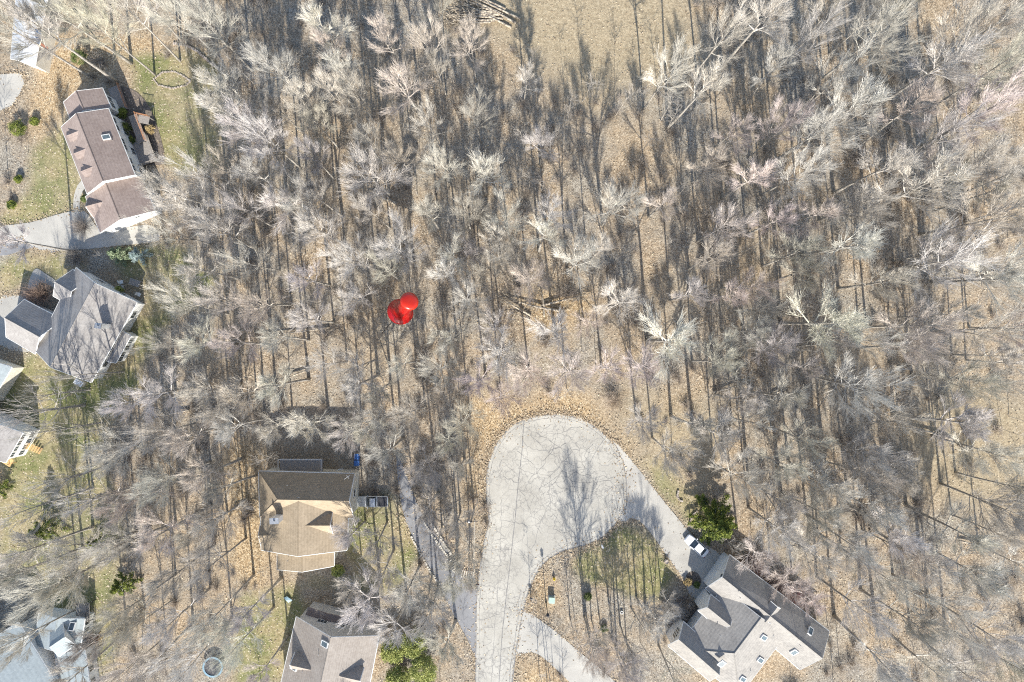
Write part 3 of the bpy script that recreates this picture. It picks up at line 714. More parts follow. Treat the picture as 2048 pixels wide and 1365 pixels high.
for tt in (.2, .5, .8): f2.window(t, (2, 3), tt, 1.0, 1.0, 1.4); f4.window(t, (2, 3), tt, 1.0, 1.0, 1.4)
dk = MB(); p = P(178, 1232, 0); dk.box((p.x + .2, p.y + 1.4, 2.0), (2.4, 3.4, .15)); d_o = dk.build('deck', M['deck'], t)
rl = MB()
for x0, y0, sx, sy in ((1.35, 1.4, .08, 3.4), (.2, 3.1, 2.4, .08)): rl.box((p.x + x0, p.y + y0, 3.0), (sx, sy, .08))
for k in range(9): rl.box((p.x + 1.35, p.y - .2 + k * .4, 2.5), (.06, .06, 1.0))
for k in range(6): rl.box((p.x - .9 + k * .4, p.y + 3.1, 2.5), (.06, .06, 1.0))
for x, y in ((1.3, -.2), (1.3, 3.0), (-.9, 3.0)): rl.box((p.x + x, p.y + y, 1.2), (.14, .14, 3.6))
rl.build('railing', M['dark'], d_o)
# house G left edge
g1 = Block([(-120, 880), (-95, 800), (46, 866), (12, 925)], 5.0, [(-40, 900), (-20, 830)], 6.8, over=.3)
t, rb, wb, cp, tr = house('white_house', [g1], None, None, 'white house cut by the left edge of the photo, fresh yellow wooden stairs beside it')
finish(t, rb, wb, cp, tr, M['roof_grey'], M['white'])
for tt in (.15, .38, .61, .84):
    g1.window(t, (2, 3), tt, 3.2, 1.0, 1.4); g1.window(t, (2, 3), tt, .8, 1.0, 1.4)
dk = MB(); p = P(50, 880, 0)
dk.box((p.x, p.y, 1.5), (2.6, 1.4, .15), R(-32)); dk.box((p.x - 2.6, p.y - 3.2, 1.5), (3.2, 1.4, .15), R(-32))
for k in range(7): dk.box((p.x + 1.2 + k * .3, p.y - .8 - k * .2, 1.4 - k * .2), (.3, 1.2, .06), R(-32))
for x, y in ((-1.1, .2), (1.0, -.7), (-3.8, -2.6), (-1.6, -4.1)): dk.box((p.x + x, p.y + y, .9), (.14, .14, 2.6))
dk.build('deck', M['newwood'], t)
# house H and I
h1 = Block([(-120, 800), (-70, 700), (24, 735), (-22, 812)], 3.8, [(-60, 790), (-30, 720)], 5.0)
t, rb, wb, cp, tr = house('pale_eaved_house', [h1], None, None, 'corner of a pale-eaved house at the left edge below the sprawling grey house')
finish(t, rb, wb, cp, tr, M['roof_pale'], M['cream'])
i1 = Block([(22, 118), (35, -30), (100, -30), (70, 134)], 4.2, [(35, 128), (48, -20)], 5.4)
t, rb, wb, cp, tr = house('white_roofed_house', [i1], None, None, 'narrow house with glaring white roof and dark chimney in the top left corner')
finish(t, rb, wb, cp, tr, M['roof_white'], M['cream'])
chimney(t, (72, 84), 4.0, 5.9, 1.8, .7, R(-35), M['brick'])

# ------------------------------------------------------------------ decks and terraces as things of their own
def deck_box(name, cpx, size, rz, z, m, label, cat, rail=None, railm=None):
    p = P(cpx[0], cpx[1], z); t = thing(name, (p.x, p.y, 0), label, cat)
    b = MB(); n = max(3, int(size[1] / .16)); T = Matrix.Rotation(rz, 3, 'Z')
    for k in range(n):
        b.box(p + T @ Vector((0, -size[1] / 2 + (k + .5) * size[1] / n, 0)), (size[0], size[1] / n - .02, .06), rz)
    b.build('floor', m, t)
    b = MB()
    for sx in (-1, 1):
        for sy in (-1, 1):
            q = p + T @ Vector((sx * (size[0] / 2 - .12), sy * (size[1] / 2 - .12), 0)); b.box((q.x, q.y, z / 2 - .04), (.14, .14, z), rz)
    b.build('post', m, t)
    if rail:
        for e in rail:
            r_ = MB(); L = size[0] if e in 'ns' else size[1]; n = int(L / .25)
            for k in range(n + 1):
                u = -L / 2 + k * L / n
                q = {'n': (u, size[1] / 2), 's': (u, -size[1] / 2), 'e': (size[0] / 2, u), 'w': (-size[0] / 2, u)}[e]
                w_ = p + T @ Vector((q[0], q[1], .5)); r_.box(w_, (.05, .05, .9), rz)
            q = {'n': (0, size[1] / 2), 's': (0, -size[1] / 2), 'e': (size[0] / 2, 0), 'w': (-size[0] / 2, 0)}[e]
            r_.box(p + T @ Vector((q[0], q[1], .97)), (L + .1, .12, .06), rz + (0 if e in 'ns' else math.pi / 2)); r_.build('railing', railm or m, t)
    return t
deck_box('wooden_deck', (237, 198), (2.2, 4.6), R(20), .5, M['deck'], 'weathered grey deck with cedar rail in the shade behind the brown-roofed house', 'deck', 'e', M['cedar'])
deck_box('wooden_deck', (288, 302), (3.2, 5.0), R(20), .8, M['deck'], 'sunlit weathered deck at the south-east corner of the brown-roofed house', 'deck', 'es', M['deck'])
deck_box('garden_stair', (276, 258), (1.6, 5.2), R(20), 1.2, M['deck'], 'cedar-railed walkway beside a pale shrub behind the brown-roofed house', 'walkway', 'e', M['cedar'])
deck_box('pergola', (288, 240), (2.0, 1.4), R(-12), 2.0, M['deck'], 'small cedar slatted platform behind the brown-roofed house', 'pergola', 'n', M['cedar'])
deck_box('hot_tub_deck', (270, 566), (2.0, 1.2), R(-18), .9, M['deck'], 'slatted grey garden bench box in the shade right of the sprawling grey house', 'bench', None)

# ------------------------------------------------------------------ red pushpin
def pushpin():
    c0 = P(801, 624, 14.0); top = P(819, 603, 19.5); ax = (top - c0).normalized(); L = (top - c0).length
    tip = c0 - ax * (c0.z / ax.z)
    t = thing('map_pin', (tip.x, tip.y, 0), 'huge glossy red pushpin standing tilted in the woods left of the centre', 'pushpin')
    b = MB(); b.lathe(c0, [(.3, -.62), (1.2, -.55), (1.85, -.38), (2.12, -.12), (2.15, .06), (2.0, .26), (1.75, .5), (1.5, .9), (1.35, 1.5), (1.2, 2.6), (1.15, L - 1.2), (1.2, L - .5)], 48, axis=ax)
    b.build('body', M['red'], t, True)
    b = MB(); b.lathe(c0 + ax * L, [(1.0, -.6), (1.28, -.45), (1.42, -.2), (1.44, 0), (1.36, .2), (1.15, .36), (.75, .46), (.3, .49)], 48, axis=ax); b.build('cap', M['redtop'], t, True)
    b = MB(); b.tube([c0 - ax * .5, tip.lerp(c0, .1), tip], [.09, .07, .02], 10); b.build('needle', M['dark'], t, True)
pushpin()

# ------------------------------------------------------------------ vehicles
def loft(b, secs, m=0, capm=None):
    """secs: list of closed rings (same count)"""
    n = len(secs[0]); o = len(b.v)
    for s_ in secs: b.v += [tuple(v) for v in s_]
    for i in range(len(secs) - 1):
        for k in range(n):
            a = o + i * n + k; c = o + i * n + (k + 1) % n; b.f.append((a, c, c + n, a + n)); b.m.append(m)
    b.f.append(tuple(o + k for k in range(n))[::-1]); b.f.append(tuple(o + (len(secs) - 1) * n + k for k in range(n))); b.m += [m, m]
def wheel(t, x, y, r_=.36):
    b = MB(); b.lathe((x, y, r_), [(r_ * .7, -.12), (r_, -.09), (r_, .09), (r_ * .7, .12)], 18, axis=Vector((0, 1, 0))); o = b.build('wheel', M['rubber'], t)
    b = MB(); b.lathe((x, y, r_), [(r_ * .3, -.13), (r_ * .62, -.125), (r_ * .62, .125), (r_ * .3, .13)], 12, axis=Vector((0, 1, 0))); b.build('rim', M['steel'], o)
def car(name, px, rz, paint, label, cat, truck=False):
    """built round the origin facing +X, then moved by its root"""
    t = thing(name, (0, 0, 0), label, cat)
    L, W = (5.7, 2.0) if truck else (4.8, 1.85); h = L / 2
    def ring(x, w_, z0, z1):
        c = .14
        return [(x, -w_ + .06, z0), (x, -w_, z0 + .15), (x, -w_, z1 - c), (x, -w_ + c * 1.1, z1), (x, w_ - c * 1.1, z1), (x, w_, z1 - c), (x, w_, z0 + .15), (x, w_ - .06, z0)]
    b = MB(); hw = W / 2; top = 1.08 if truck else .92
    if truck:
        secs = [(-h, .86, .45, .98), (-h + .1, .97, .4, top), (-h + .12, .97, .35, top), (-h + 1.9, 1.0, .3, top), (-h + 2.0, 1.0, .3, top + .02), (h - 1.7, 1.0, .3, top + .02), (h - 1.5, .99, .3, top), (h - .5, .95, .3, top - .07), (h - .12, .85, .35, top - .16), (h, .70, .45, top - .3)]
    else:
        secs = [(-h, .66, .45, .75), (-h + .12, .80, .35, .86), (-h + .5, .88, .3, .93), (-1.2, .92, .25, .95), (.6, .925, .25, .94), (1.2, .92, .25, .92), (h - .6, .88, .28, .84), (h - .15, .78, .32, .72), (h, .62, .42, .60)]
    loft(b, [ring(x, w_, z0, z1) for x, w_, z0, z1 in secs]); b.build('body', paint, t, False)
    g = MB()
    def cab(x, w_, z): return [(x, -w_, z), (x, w_, z)]
    if truck: A = [(-h + 2.02, .9), (h - 1.75, .9)]; B_ = [(-h + 2.2, .74), (h - 2.55, .74)]; zt = 1.78
    else: A = [(-h + .55, .80), (h - 1.25, .82)]; B_ = [(-h + 1.35, .62), (h - 2.15, .64)]; zt = 1.42
    lo = top - .02 if truck else .9
    v = [(A[0][0], -A[0][1], lo), (A[1][0], -A[1][1], lo), (A[1][0], A[1][1], lo), (A[0][0], A[0][1], lo), (B_[0][0], -B_[0][1], zt), (B_[1][0], -B_[1][1], zt), (B_[1][0], B_[1][1], zt), (B_[0][0], B_[0][1], zt)]
    g.add(v, [(0, 1, 5, 4), (1, 2, 6, 5), (2, 3, 7, 6), (3, 0, 4, 7)]); g.build('windows', M['glass'], t)
    r_ = MB(); o_ = .03
    r_.slab([(B_[0][0] - o_, -B_[0][1] - o_, zt + .05), (B_[0][0] + .15, -B_[0][1] - .02, zt + .09), (B_[1][0] - .15, -B_[1][1] - .02, zt + .09), (B_[1][0] + o_, -B_[1][1] - o_, zt + .05), (B_[1][0] + o_, B_[1][1] + o_, zt + .05), (B_[1][0] - .15, B_[1][1] + .02, zt + .09), (B_[0][0] + .15, B_[0][1] + .02, zt + .09), (B_[0][0] - o_, B_[0][1] + o_, zt + .05)], .07)
    for (i, j) in ((0, 4), (1, 5), (2, 6), (3, 7)): r_.tube([v[i], v[j]], .045, 5)
    mid = .5 * (A[0][0] + A[1][0])
    for s_ in (-1, 1): r_.tube([(mid, s_ * A[0][1] * 1.0, lo), (mid, s_ * B_[0][1], zt)], .04, 5)
    r_.build('cabin_roof', paint, t)
    if not truck:
        pass
    else:
        s_ = MB(); s_.box((-h + 1.03, 0, top + .02), (1.75, 1.75, .06)); 
        for k in range(3): s_.box((-h + .55 + k * .5, 0, top + .06), (.04, 1.7, .04))
        s_.build('bed_cover', M['dark'], t)
    for x in ((h - .95), (-h + (1.2 if truck else .95))):
        for y in (-hw + .12, hw - .12): wheel(t, x, y)
    for s_ in (-1, 1):
        q = MB(); q.box((h - .12, s_ * (hw - .36), top - .38), (.2, .34, .14)); q.build('headlight', M['lamp'], t)
        q = MB(); q.box((-h + .04, s_ * (hw - .28), top - .25), (.12, .22, .3)); q.build('tail_light', M['redlens'], t)
        q = MB(); q.box((A[1][0] - .35, s_ * (hw + .08), lo + .1), (.14, .22, .16)); q.build('mirror', paint, t)
    c = P(px[0], px[1], .8); t.location = (c.x, c.y, .03); t.rotation_euler = (0, 0, rz)
    return t
car('pickup_truck', (745, 1003), R(180), M['carsilver'], 'silver pickup truck with a dark covered bed parked beside the tan-roofed house', 'pickup truck', True)
car('sedan', (1393, 1092), math.atan2(28, -32) , M['carwhite'], 'white sedan parked on the driveway, half under the dark conifer', 'car')
car('parked_car', (1432, 1098), math.atan2(28, -32), M['dark'], 'black car parked on the driveway hidden beneath the dark conifer', 'car') if False else None

# ------------------------------------------------------------------ street furniture
def street_lamp():
    p = P(1092, 1204); t = thing('street_lamp', p, 'slender dark street lamp in the leafy verge where the road meets the circle', 'street lamp')
    b = MB(); b.lathe(p, [(.18, 0), (.16, .3), (.09, .45), (.055, 5.3), (.05, 5.4)], 10); b.build('pole', M['dark'], t)
    b = MB(); b.lathe(p + Vector((0, 0, 5.4)), [(.08, 0), (.22, .12), (.26, .2), (.2, .7), (.24, .72), (.3, .76), (.1, .95), (.03, 1.1)], 10); b.build('lantern', M['dark'], t)
street_lamp()
def hydrant():
    p = P(1108, 1157); t = thing('fire_hydrant', p, 'yellow fire hydrant on the leafy grass near the cul-de-sac circle', 'hydrant')
    b = MB(); b.lathe(p, [(.22, 0), (.22, .05), (.14, .08), (.14, .55), (.19, .58), (.19, .62), (.13, .75), (.05, .82), (.05, .88)], 14); b.build('barrel', M['yellow'], t)
    for d in (Vector((1, 0, 0)), Vector((-1, 0, 0)), Vector((0, -1, 0))):
        b = MB(); b.lathe(p + Vector((0, 0, .45)) + d * .12, [(.09, 0), (.09, .12), (.06, .15)], 10, axis=d); b.build('outlet', M['yellow'], t)
hydrant()
def cabinet():
    p = P(1103, 1197); t = thing('utility_cabinet', p, 'pale green utility cabinet on the verge by the street lamp', 'utility box')
    b = MB(); b.box(p + Vector((0, 0, .5)), (.95, .95, 1.0), R(-5)); b.build('body', M['green'], t)
    b = MB(); b.box(p + Vector((0, 0, 1.03)), (1.05, 1.05, .08), R(-5)); b.build('lid', M['green'], t)
    b = MB(); b.box(p + Vector((0, 0, .02)), (1.3, 1.3, .12), R(-5)); b.build('pad', M['drive'], t)
cabinet()
def mailbox(px, m, label, rz=0, h=1.15):
    p = P(*px); t = thing('mailbox', p, label, 'mailbox')
    b = MB(); b.box(p + Vector((0, 0, h / 2)), (.12, .12, h), rz); b.build('post', m, t)
    T = Matrix.Rotation(rz, 3, 'Z'); b = MB()
    prof = [(-.16, 0), (-.16, .2), (-.11, .3), (0, .34), (.11, .3), (.16, .2), (.16, 0)]
    loft(b, [[p + T @ Vector((x, y, z + h)) for y, z in prof] for x in (-.3, .3)]); b.build('box', m, t)
    b = MB(); b.box(p + T @ Vector((.1, .19, h + .3)), (.04, .03, .25), rz); b.build('flag', M['redlens'], t)
mailbox((1062, 1192), M['dark'], 'black mailbox on a dark post at the road edge left of the street lamp', R(170))
mailbox((1203, 1089), M['trim'], 'white mailbox on a white post where the island lawn meets the circle', R(120), 1.2)
mailbox((956, 1165), M['dark'], 'black mailbox beside the slatted garden steps at the left road edge', R(0))
def utility_pole():
    p = P(948, 1018); t = thing('utility_pole', p, 'wooden utility pole with a grey transformer left of the cul-de-sac', 'utility pole')
    H = 9.5; b = MB(); b.tube([p, p + Vector((.02, .02, H))], [.17, .11], 10); b.build('pole', M['bark'], t)
    b = MB(); b.box(p + Vector((0, .15, H - .5)), (2.2, .12, .14)); 
    for x in (-1.0, -.5, .5, 1.0): b.lathe(p + Vector((x, .15, H - .43)), [(.06, 0), (.06, .12), (.03, .2)], 8)
    b.build('crossarm', M['dark'], t)
    b = MB(); b.lathe(p + Vector((-.45, -.1, H - 2.3)), [(.2, 0), (.3, .05), (.3, 1.0), (.2, 1.1), (.05, 1.15)], 14); b.build('transformer', M['steel'], t)
utility_pole()
def yard_light(px, label):
    p = P(*px); t = thing('yard_ornament', p, label, 'ornament')
    b = MB(); b.lathe(p, [(.35, 0), (.36, .08), (.12, .12), (.08, .5), (.3, .62), (.34, .7), (.28, .7), (.1, .64)], 14); b.build('basin', M['stone'], t)
yard_light((1332, 1122), 'dark bird bath on the island lawn beside the right driveway')
def ring_obj(name, c, r0, r1, h, m, label, cat, n=20, group=None, z0=0.0):
    p = P(*c); b = MB(); b.lathe(p + Vector((0, 0, z0)), [(r1, h), (r0, h), (r0 * 1.02, 0), (r1, 0)][::-1], n)
    b = MB()
    for k in range(n):
        a0, a1 = 6.2832 * k / n, 6.2832 * (k + 1) / n
        v = [p + Vector((rr * math.cos(a), rr * math.sin(a), z + z0)) for a in (a0, a1) for rr in (r1, r0) for z in (0, h)]
        b.add(v, [(0, 1, 5, 4), (2, 6, 7, 3), (1, 3, 7, 5)])
    o = b.build(name, m); return tag(o, label, cat, group)
for c, l in (((1376, 1209), 'white round planter rim in the dark bed nearest the white house entry'), ((1361, 1219), 'white round planter rim in the dark bed, lower left of its twin'), ((1243, 1224), 'pale ring planter on the leaf litter below the island lawn')):
    ring_obj('planter', c, .28, .20, .35, M['trim'], l, 'planter', group='round planters')
o = ring_obj('trampoline', (430, 1330), 1.85, 1.55, .12, M['cyan'], 'light blue ring pad of a trampoline among bare trees near the bottom left', 'trampoline', 28, z0=.75)
b = MB(); p = P(430, 1330); b.lathe(p + Vector((0, 0, .76)), [(1.56, 0), (1.56, .01)], 28); b.build('mat', M['dark'], o)
for k in range(6):
    a = k * 1.047; b = MB(); b.tube([p + Vector((1.7 * math.cos(a), 1.7 * math.sin(a), 0)), p + Vector((1.7 * math.cos(a), 1.7 * math.sin(a), .76))], .04, 6); b.build('leg', M['steel'], o)
def bin_(c, m, label, s_=.6):
    p = P(*c); t = thing('storage_bin', p, label, 'bin')
    b = MB(); v = [(x * s_ / 2 * k, y * s_ / 2 * k, z) for z, k in ((0, .8), (.9, 1)) for x, y in ((-1, -1), (1, -1), (1, 1), (-1, 1))]
    b.add([p + Vector(q) for q in v], [(3, 2, 1, 0), (4, 5, 6, 7), (0, 1, 5, 4), (1, 2, 6, 5), (2, 3, 7, 6), (3, 0, 4, 7)]); b.build('bin_body', m, t)
    b = MB(); b.box(p + Vector((0, 0, .94)), (s_ * 1.1, s_ * 1.1, .07)); b.build('lid', m, t)
bin_((716, 912), M['bluetarp'], 'dark blue bin behind the tan-roofed house, nearer the woods', .9); bin_((716, 925), M['bluetarp'], 'bright blue bin beside the back corner of the tan-roofed house', .9)
def ac(c, label):
    p = P(*c); t = thing('air_conditioner', p, label, 'air conditioner')
    b = MB(); b.box(p + Vector((0, 0, .42)), (.85, .85, .8)); b.build('casing', M['trim'], t)
    b = MB(); b.lathe(p + Vector((0, 0, .82)), [(.36, 0), (.36, .03), (.1, .05)], 14); b.build('fan_grille', M['dark'], t)
ac((683, 942), 'white air conditioning unit against the back wall of the tan-roofed house')
p = P(165, 765); t = thing('shed_box', p, 'small pale lidded storage box at the south tip of the sprawling grey house', 'storage box')
b = MB(); b.box(p + Vector((0, 0, .5)), (1.5, .9, 1.0), R(-32)); b.build('body', M['cream'], t); b = MB(); b.box(p + Vector((0, 0, 1.04)), (1.6, 1.0, .1), R(-32)); b.build('lid', M['trim'], t)
def chair(c, rz, m, label):
    p = P(*c); t = thing('garden_chair', p, label, 'chair'); T = Matrix.Rotation(rz, 3, 'Z')
    b = MB(); b.box(p + Vector((0, 0, .42)), (.6, .6, .06), rz); b.build('seat', m, t)
    b = MB(); b.box(p + T @ Vector((0, .3, .75)), (.6, .06, .6), rz); b.build('backrest', m, t)
    for x in (-1, 1):
        for y in (-1, 1): b = MB(); b.box(p + T @ Vector((x * .26, y * .26, .2)), (.06, .06, .4), rz); b.build('leg', m, t)
chair((247, 575), R(10), M['trim'], 'white garden chair in the house shade, nearer the grey-roofed house'); chair((246, 565), R(100), M['trim'], 'white garden chair in the house shade, farther from the grey-roofed house')
chair((281, 590), R(60), M['trim'], 'white garden chair on sunlit ground by the east corner of the grey-roofed house')
b = MB(); p = P(577, 1199); b.add([p + Vector(q) for q in ((-.9, .3, .05), (-.1, .75, .5), (.8, -.1, .1), (.1, -.5, .25), (-.2, .1, .55))], [(0, 1, 4), (1, 2, 4), (2, 3, 4), (3, 0, 4), (3, 2, 1, 0)])
tag(b.build('tarp', M['cyan']), 'crumpled light blue tarp on grass above the taupe-roofed house', 'tarp')

# stones in rows
def stone_row(name, pts, label, cat, n, s_=.38, m='stone', closed=False, seed=1):
    r_ = random.Random(seed); b = MB(); P3 = [P(*q) for q in pts]
    if closed: P3.append(P3[0])
    seg = [(P3[i + 1] - P3[i]).length for i in range(len(P3) - 1)]; tot = sum(seg)
    for k in range(n):
        u = (k + .5) / n * tot; i = 0
        while i < len(seg) - 1 and u > seg[i]: u -= seg[i]; i += 1
        q = P3[i].lerp(P3[i + 1], min(1, u / seg[i])); d = P3[i + 1] - P3[i]
        L = tot / n * r_.uniform(.6, .85)
        sz = (L, s_ * r_.uniform(.7, 1.2), s_ * r_.uniform(.7, 1.1))
        b.box(q + Vector((r_.uniform(-.05, .05), r_.uniform(-.05, .05), sz[2] / 2 - .08)), sz, math.atan2(d.y, d.x) + r_.uniform(-.06, .06))
    return tag(b.build(name, M[m]), label, cat)
ringp = [(308, 160), (318, 172), (345, 178), (372, 172), (382, 163), (365, 152), (348, 144), (325, 146)]
stone_row('stone_border', ringp, 'pale stone ring round the tree bed in the upper left lawn', 'stone border', 60, .24, closed=True)
M['palestone'] = mat('pale concrete block', (.62, .58, .50), .8, (.45, .41, .34), 4)
stone_row('retaining_wall', [(843, 1036), (862, 1066), (882, 1095), (896, 1112)], 'row of pale blocks along the right edge of the shaded driveway, lower course', 'retaining wall', 20, .38, 'palestone', seed=4)
stone_row('retaining_wall', [(862, 1046), (876, 1066), (888, 1085), (902, 1108)], 'row of pale blocks just above the driveway edge course, among leaves', 'retaining wall', 14, .38, 'palestone', seed=6)
stone_row('retaining_wall', [(822, 1072), (840, 1105), (862, 1145), (880, 1170)], 'row of grey edging blocks along the left edge of the shaded driveway', 'retaining wall', 22, .3, 'palestone', seed=5)
stone_row('stone_border', [(1356, 980), (1354, 992), (1358, 1000), (1366, 1003)], 'short reddish stone arc above the conifer, nearer the road', 'stone border', 8, .35, seed=9)
stone_row('stone_border', [(1395, 1022), (1386, 1028), (1380, 1040), (1378, 1050)], 'curved double arc of pale stones at the foot of the conifer', 'stone border', 9, .35, seed=10)
stone_row('stone_border', [(348, 88), (372, 92), (395, 103), (415, 122), (440, 140), (448, 150)], 'curved line of dark stones along the top of the upper left lawn', 'stone border', 30, .4, seed=12)
def ladder(name, a, c, wd, n, label, vertical=False):
    A, C_ = P(*a), P(*c); d = C_ - A; rz = math.atan2(d.y, d.x); t = thing(name, A, label, 'steps')
    for k in range(n):
        b = MB(); q = A.lerp(C_, k / (n - 1)); b.box(q + Vector((0, 0, .08 + .1 * k / n)), (.14, wd, .18), rz); b.build('tread', M['palestone'], t)
    for s_ in (-1, 1):
        b = MB(); off = Vector((-math.sin(rz), math.cos(rz), 0)) * s_ * (wd / 2 + .06); b.tube([A + off + Vector((0, 0, .15)), C_ + off + Vector((0, 0, .25))], .06, 4); b.build('side_rail', M['stone'], t)
ladder('garden_steps', (897, 1112), (914, 1140), 1.3, 8, 'ladder-like flight of pale steps beside the shaded driveway')
ladder('garden_steps', (924, 1147), (946, 1150), 1.2, 6, 'flight of narrow white steps by the black mailbox at the road edge')
b = MB(); q = [P(949, 1040), P(948, 1100), P(948, 1180)]; b.tube([v + Vector((0, 0, .12)) for v in q], .07, 4)
tag(b.build('edging_rail', M['palestone']), 'long straight pale edging rail beside the utility pole, parallel to the road', 'edging')

# ------------------------------------------------------------------ bare trees
def orth(d, rng):
    v = Vector((rng.uniform(-1, 1), rng.uniform(-1, 1), rng.uniform(-1, 1))); v = v - d * v.dot(d); return v.normalized()
def curve(p, d, L, n, rng, up=.1, wob=.12):
    pts = [p.copy()]; d = d.copy()
    for i in range(n):
        d = (d + Vector((0, 0, up)) + orth(d, rng) * rng.uniform(0, wob)).normalized(); pts.append(pts[-1] + d * (L / n))
    return pts
def at(pts, t):
    x = t * (len(pts) - 1); i = min(int(x), len(pts) - 2); return pts[i].lerp(pts[i + 1], x - i), (pts[i + 1] - pts[i]).normalized()
def make_tree(seed, H=22.0, tf=.45, rad=4.6, limbs=13, fork=False, fine=3, sec=8, ter=6, thick=1.0, flat=0.0):
    """returns (trunk MB, crown MB): a tapered trunk, ascending limbs, branches and twigs"""
    rng = random.Random(seed); T, C_ = MB(), MB()
    r0 = (.0105 * H + .02) * thick; hub = Vector((0, 0, H * (tf + .04)))
    def outw(p): v = p - hub; return v.normalized() if v.length > .3 else Vector((0, 0, 1))
    n = 8; pts = [Vector((0, 0, -.3))]; x = y = 0; dx, dy = rng.uniform(-.012, .012), rng.uniform(-.012, .012)
    for i in range(1, n + 1):
        x += dx * H / n * 2 + rng.uniform(-.02, .02) * H / n; y += dy * H / n * 2 + rng.uniform(-.02, .02) * H / n; pts.append(Vector((x, y, H * .93 * i / n)))
    rr = [r0 * 1.35] + [r0 * (1 - .86 * (i / n) ** 1.1) for i in range(1, n + 1)]
    T.tube(pts, rr, 8)
    leaders = [(pts, r0)]
    if fork:
        s_, d_ = at(pts, tf * .8); az = rng.uniform(0, 6.28); d2 = Vector((math.cos(az) * .35, math.sin(az) * .35, 1)).normalized()
        q = curve(s_, d2, H * .5, 5, rng, .05, .06); T.tube(q, [r0 * .62, r0 * .5, r0 * .4, r0 * .28, r0 * .16, r0 * .06], 7); leaders.append((q, r0 * .6))
    az = rng.uniform(0, 6.28)
    for li, (lp, lr) in enumerate(leaders):
        nl = limbs if li == 0 else limbs // 2
        for k in range(nl):
            u = (k + rng.uniform(0, .8)) / nl
            t = (tf + (.97 - tf) * u) if li == 0 else .25 + .7 * u
            s_, d_ = at(lp, min(t, .995)); az += 2.4 + rng.uniform(-.4, .4)
            ang = R(62 - 42 * u + rng.uniform(-8, 8) + flat)
            d2 = Vector((math.cos(az) * math.sin(ang), math.sin(az) * math.sin(ang), math.cos(ang)))
            L = rad * (1.0 - .36 * u) * rng.uniform(.8, 1.2)
            rl = max(.045, lr * (.38 - .2 * u)); q = curve(s_, d2, L, 5, rng, .07, .13)
            C_.tube(q, [rl, rl * .8, rl * .62, rl * .46, rl * .32, rl * .15], 5, False)
            for j in range(sec):
                tt = .22 + .76 * (j + rng.random()) / sec; a, ad = at(q, min(tt, .99))
                dd = (ad + outw(a) * .5 + orth(ad, rng) * rng.uniform(.5, .95)).normalized(); L2 = L * rng.uniform(.3, .46) * (1.15 - .5 * tt)
                q2 = curve(a, dd, L2, 3, rng, .06, .14); r2 = max(.022, rl * .34)
                C_.tube(q2, [r2, r2 * .75, r2 * .5, r2 * .3], 4, False)
                for m_ in range(ter):
                    t3 = .15 + .84 * (m_ + rng.random()) / ter; a3, ad3 = at(q2, min(t3, .99))
                    d3 = (ad3 * .8 + outw(a3) * .75 + orth(ad3, rng) * rng.uniform(.2, .75)).normalized(); L3 = rng.uniform(.9, 1.7) * rad / 4.6
                    q3 = curve(a3, d3, L3, 2, rng, .08, .2); C_.tube(q3, [.018, .014, .009], 3, False)
                    for f_ in range(fine):
                        a4, ad4 = at(q3, rng.uniform(.15, .98)); d4 = (ad4 * .8 + outw(a4) * .5 + orth(ad4, rng) * rng.uniform(.2, .6)).normalized()
                        C_.tube([a4, a4 + d4 * rng.uniform(.6, 1.25)], [.011, .007], 3, False)
    return T, C_
VAR = []
specs = [(11, 22, .45, 4.6, 13, False, 0), (12, 24, .50, 5.0, 13, True, 0), (13, 20, .42, 4.2, 12, False, 0), (14, 25, .52, 5.4, 14, True, 4), (15, 23, .55, 4.4, 12, False, -6),
         (16, 21, .40, 5.2, 14, True, 6), (17, 24, .58, 4.0, 11, False, -8), (18, 22, .48, 5.6, 14, True, 8), (19, 20, .36, 6.0, 10, True, 12), (20, 22, .6, 3.6, 10, False, -10)]
PROTO = []
for sd_, H, tf, rad, nl, fk, fl in specs:
    T, C_ = make_tree(sd_, H, tf, rad, nl, fk, flat=fl, fine=3 - (sd_ == 19), ter=6 - (sd_ == 19) + (sd_ in (13, 17)), sec=9 - (sd_ in (12, 18)))
    tm = bpy.data.meshes.new('trunk'); tm.from_pydata(T.v, [], T.f); tm.materials.append(M['bark']); tm.polygons.foreach_set('use_smooth', [True] * len(T.f))
    cm = bpy.data.meshes.new('crown'); cm.from_pydata(C_.v, [], C_.f); cm.materials.append(M['twig'])
    PROTO.append((tm, cm, H, rad, tf))
T, C_ = make_tree(40, 15, .35, 3.6, 9, True, fine=2, sec=4, ter=3)     # sparse crown
tm = bpy.data.meshes.new('trunk'); tm.from_pydata(T.v, [], T.f); tm.materials.append(M['bark']); cm = bpy.data.meshes.new('crown'); cm.from_pydata(C_.v, [], C_.f); cm.materials.append(M['twig'])
PROTO.append((tm, cm, 15, 3.6, .35))

TINT = {'g': ((.61, .575, .52), 'pale'), 'r': ((.61, .535, .485), 'reddish'), 'd': ((.48, .45, .405), 'darker'), 'w': ((.62, .60, .55), 'whitish'), 'y': ((.54, .505, .43), 'straw'), 'f': ((.57, .535, .48), 'greyish')}
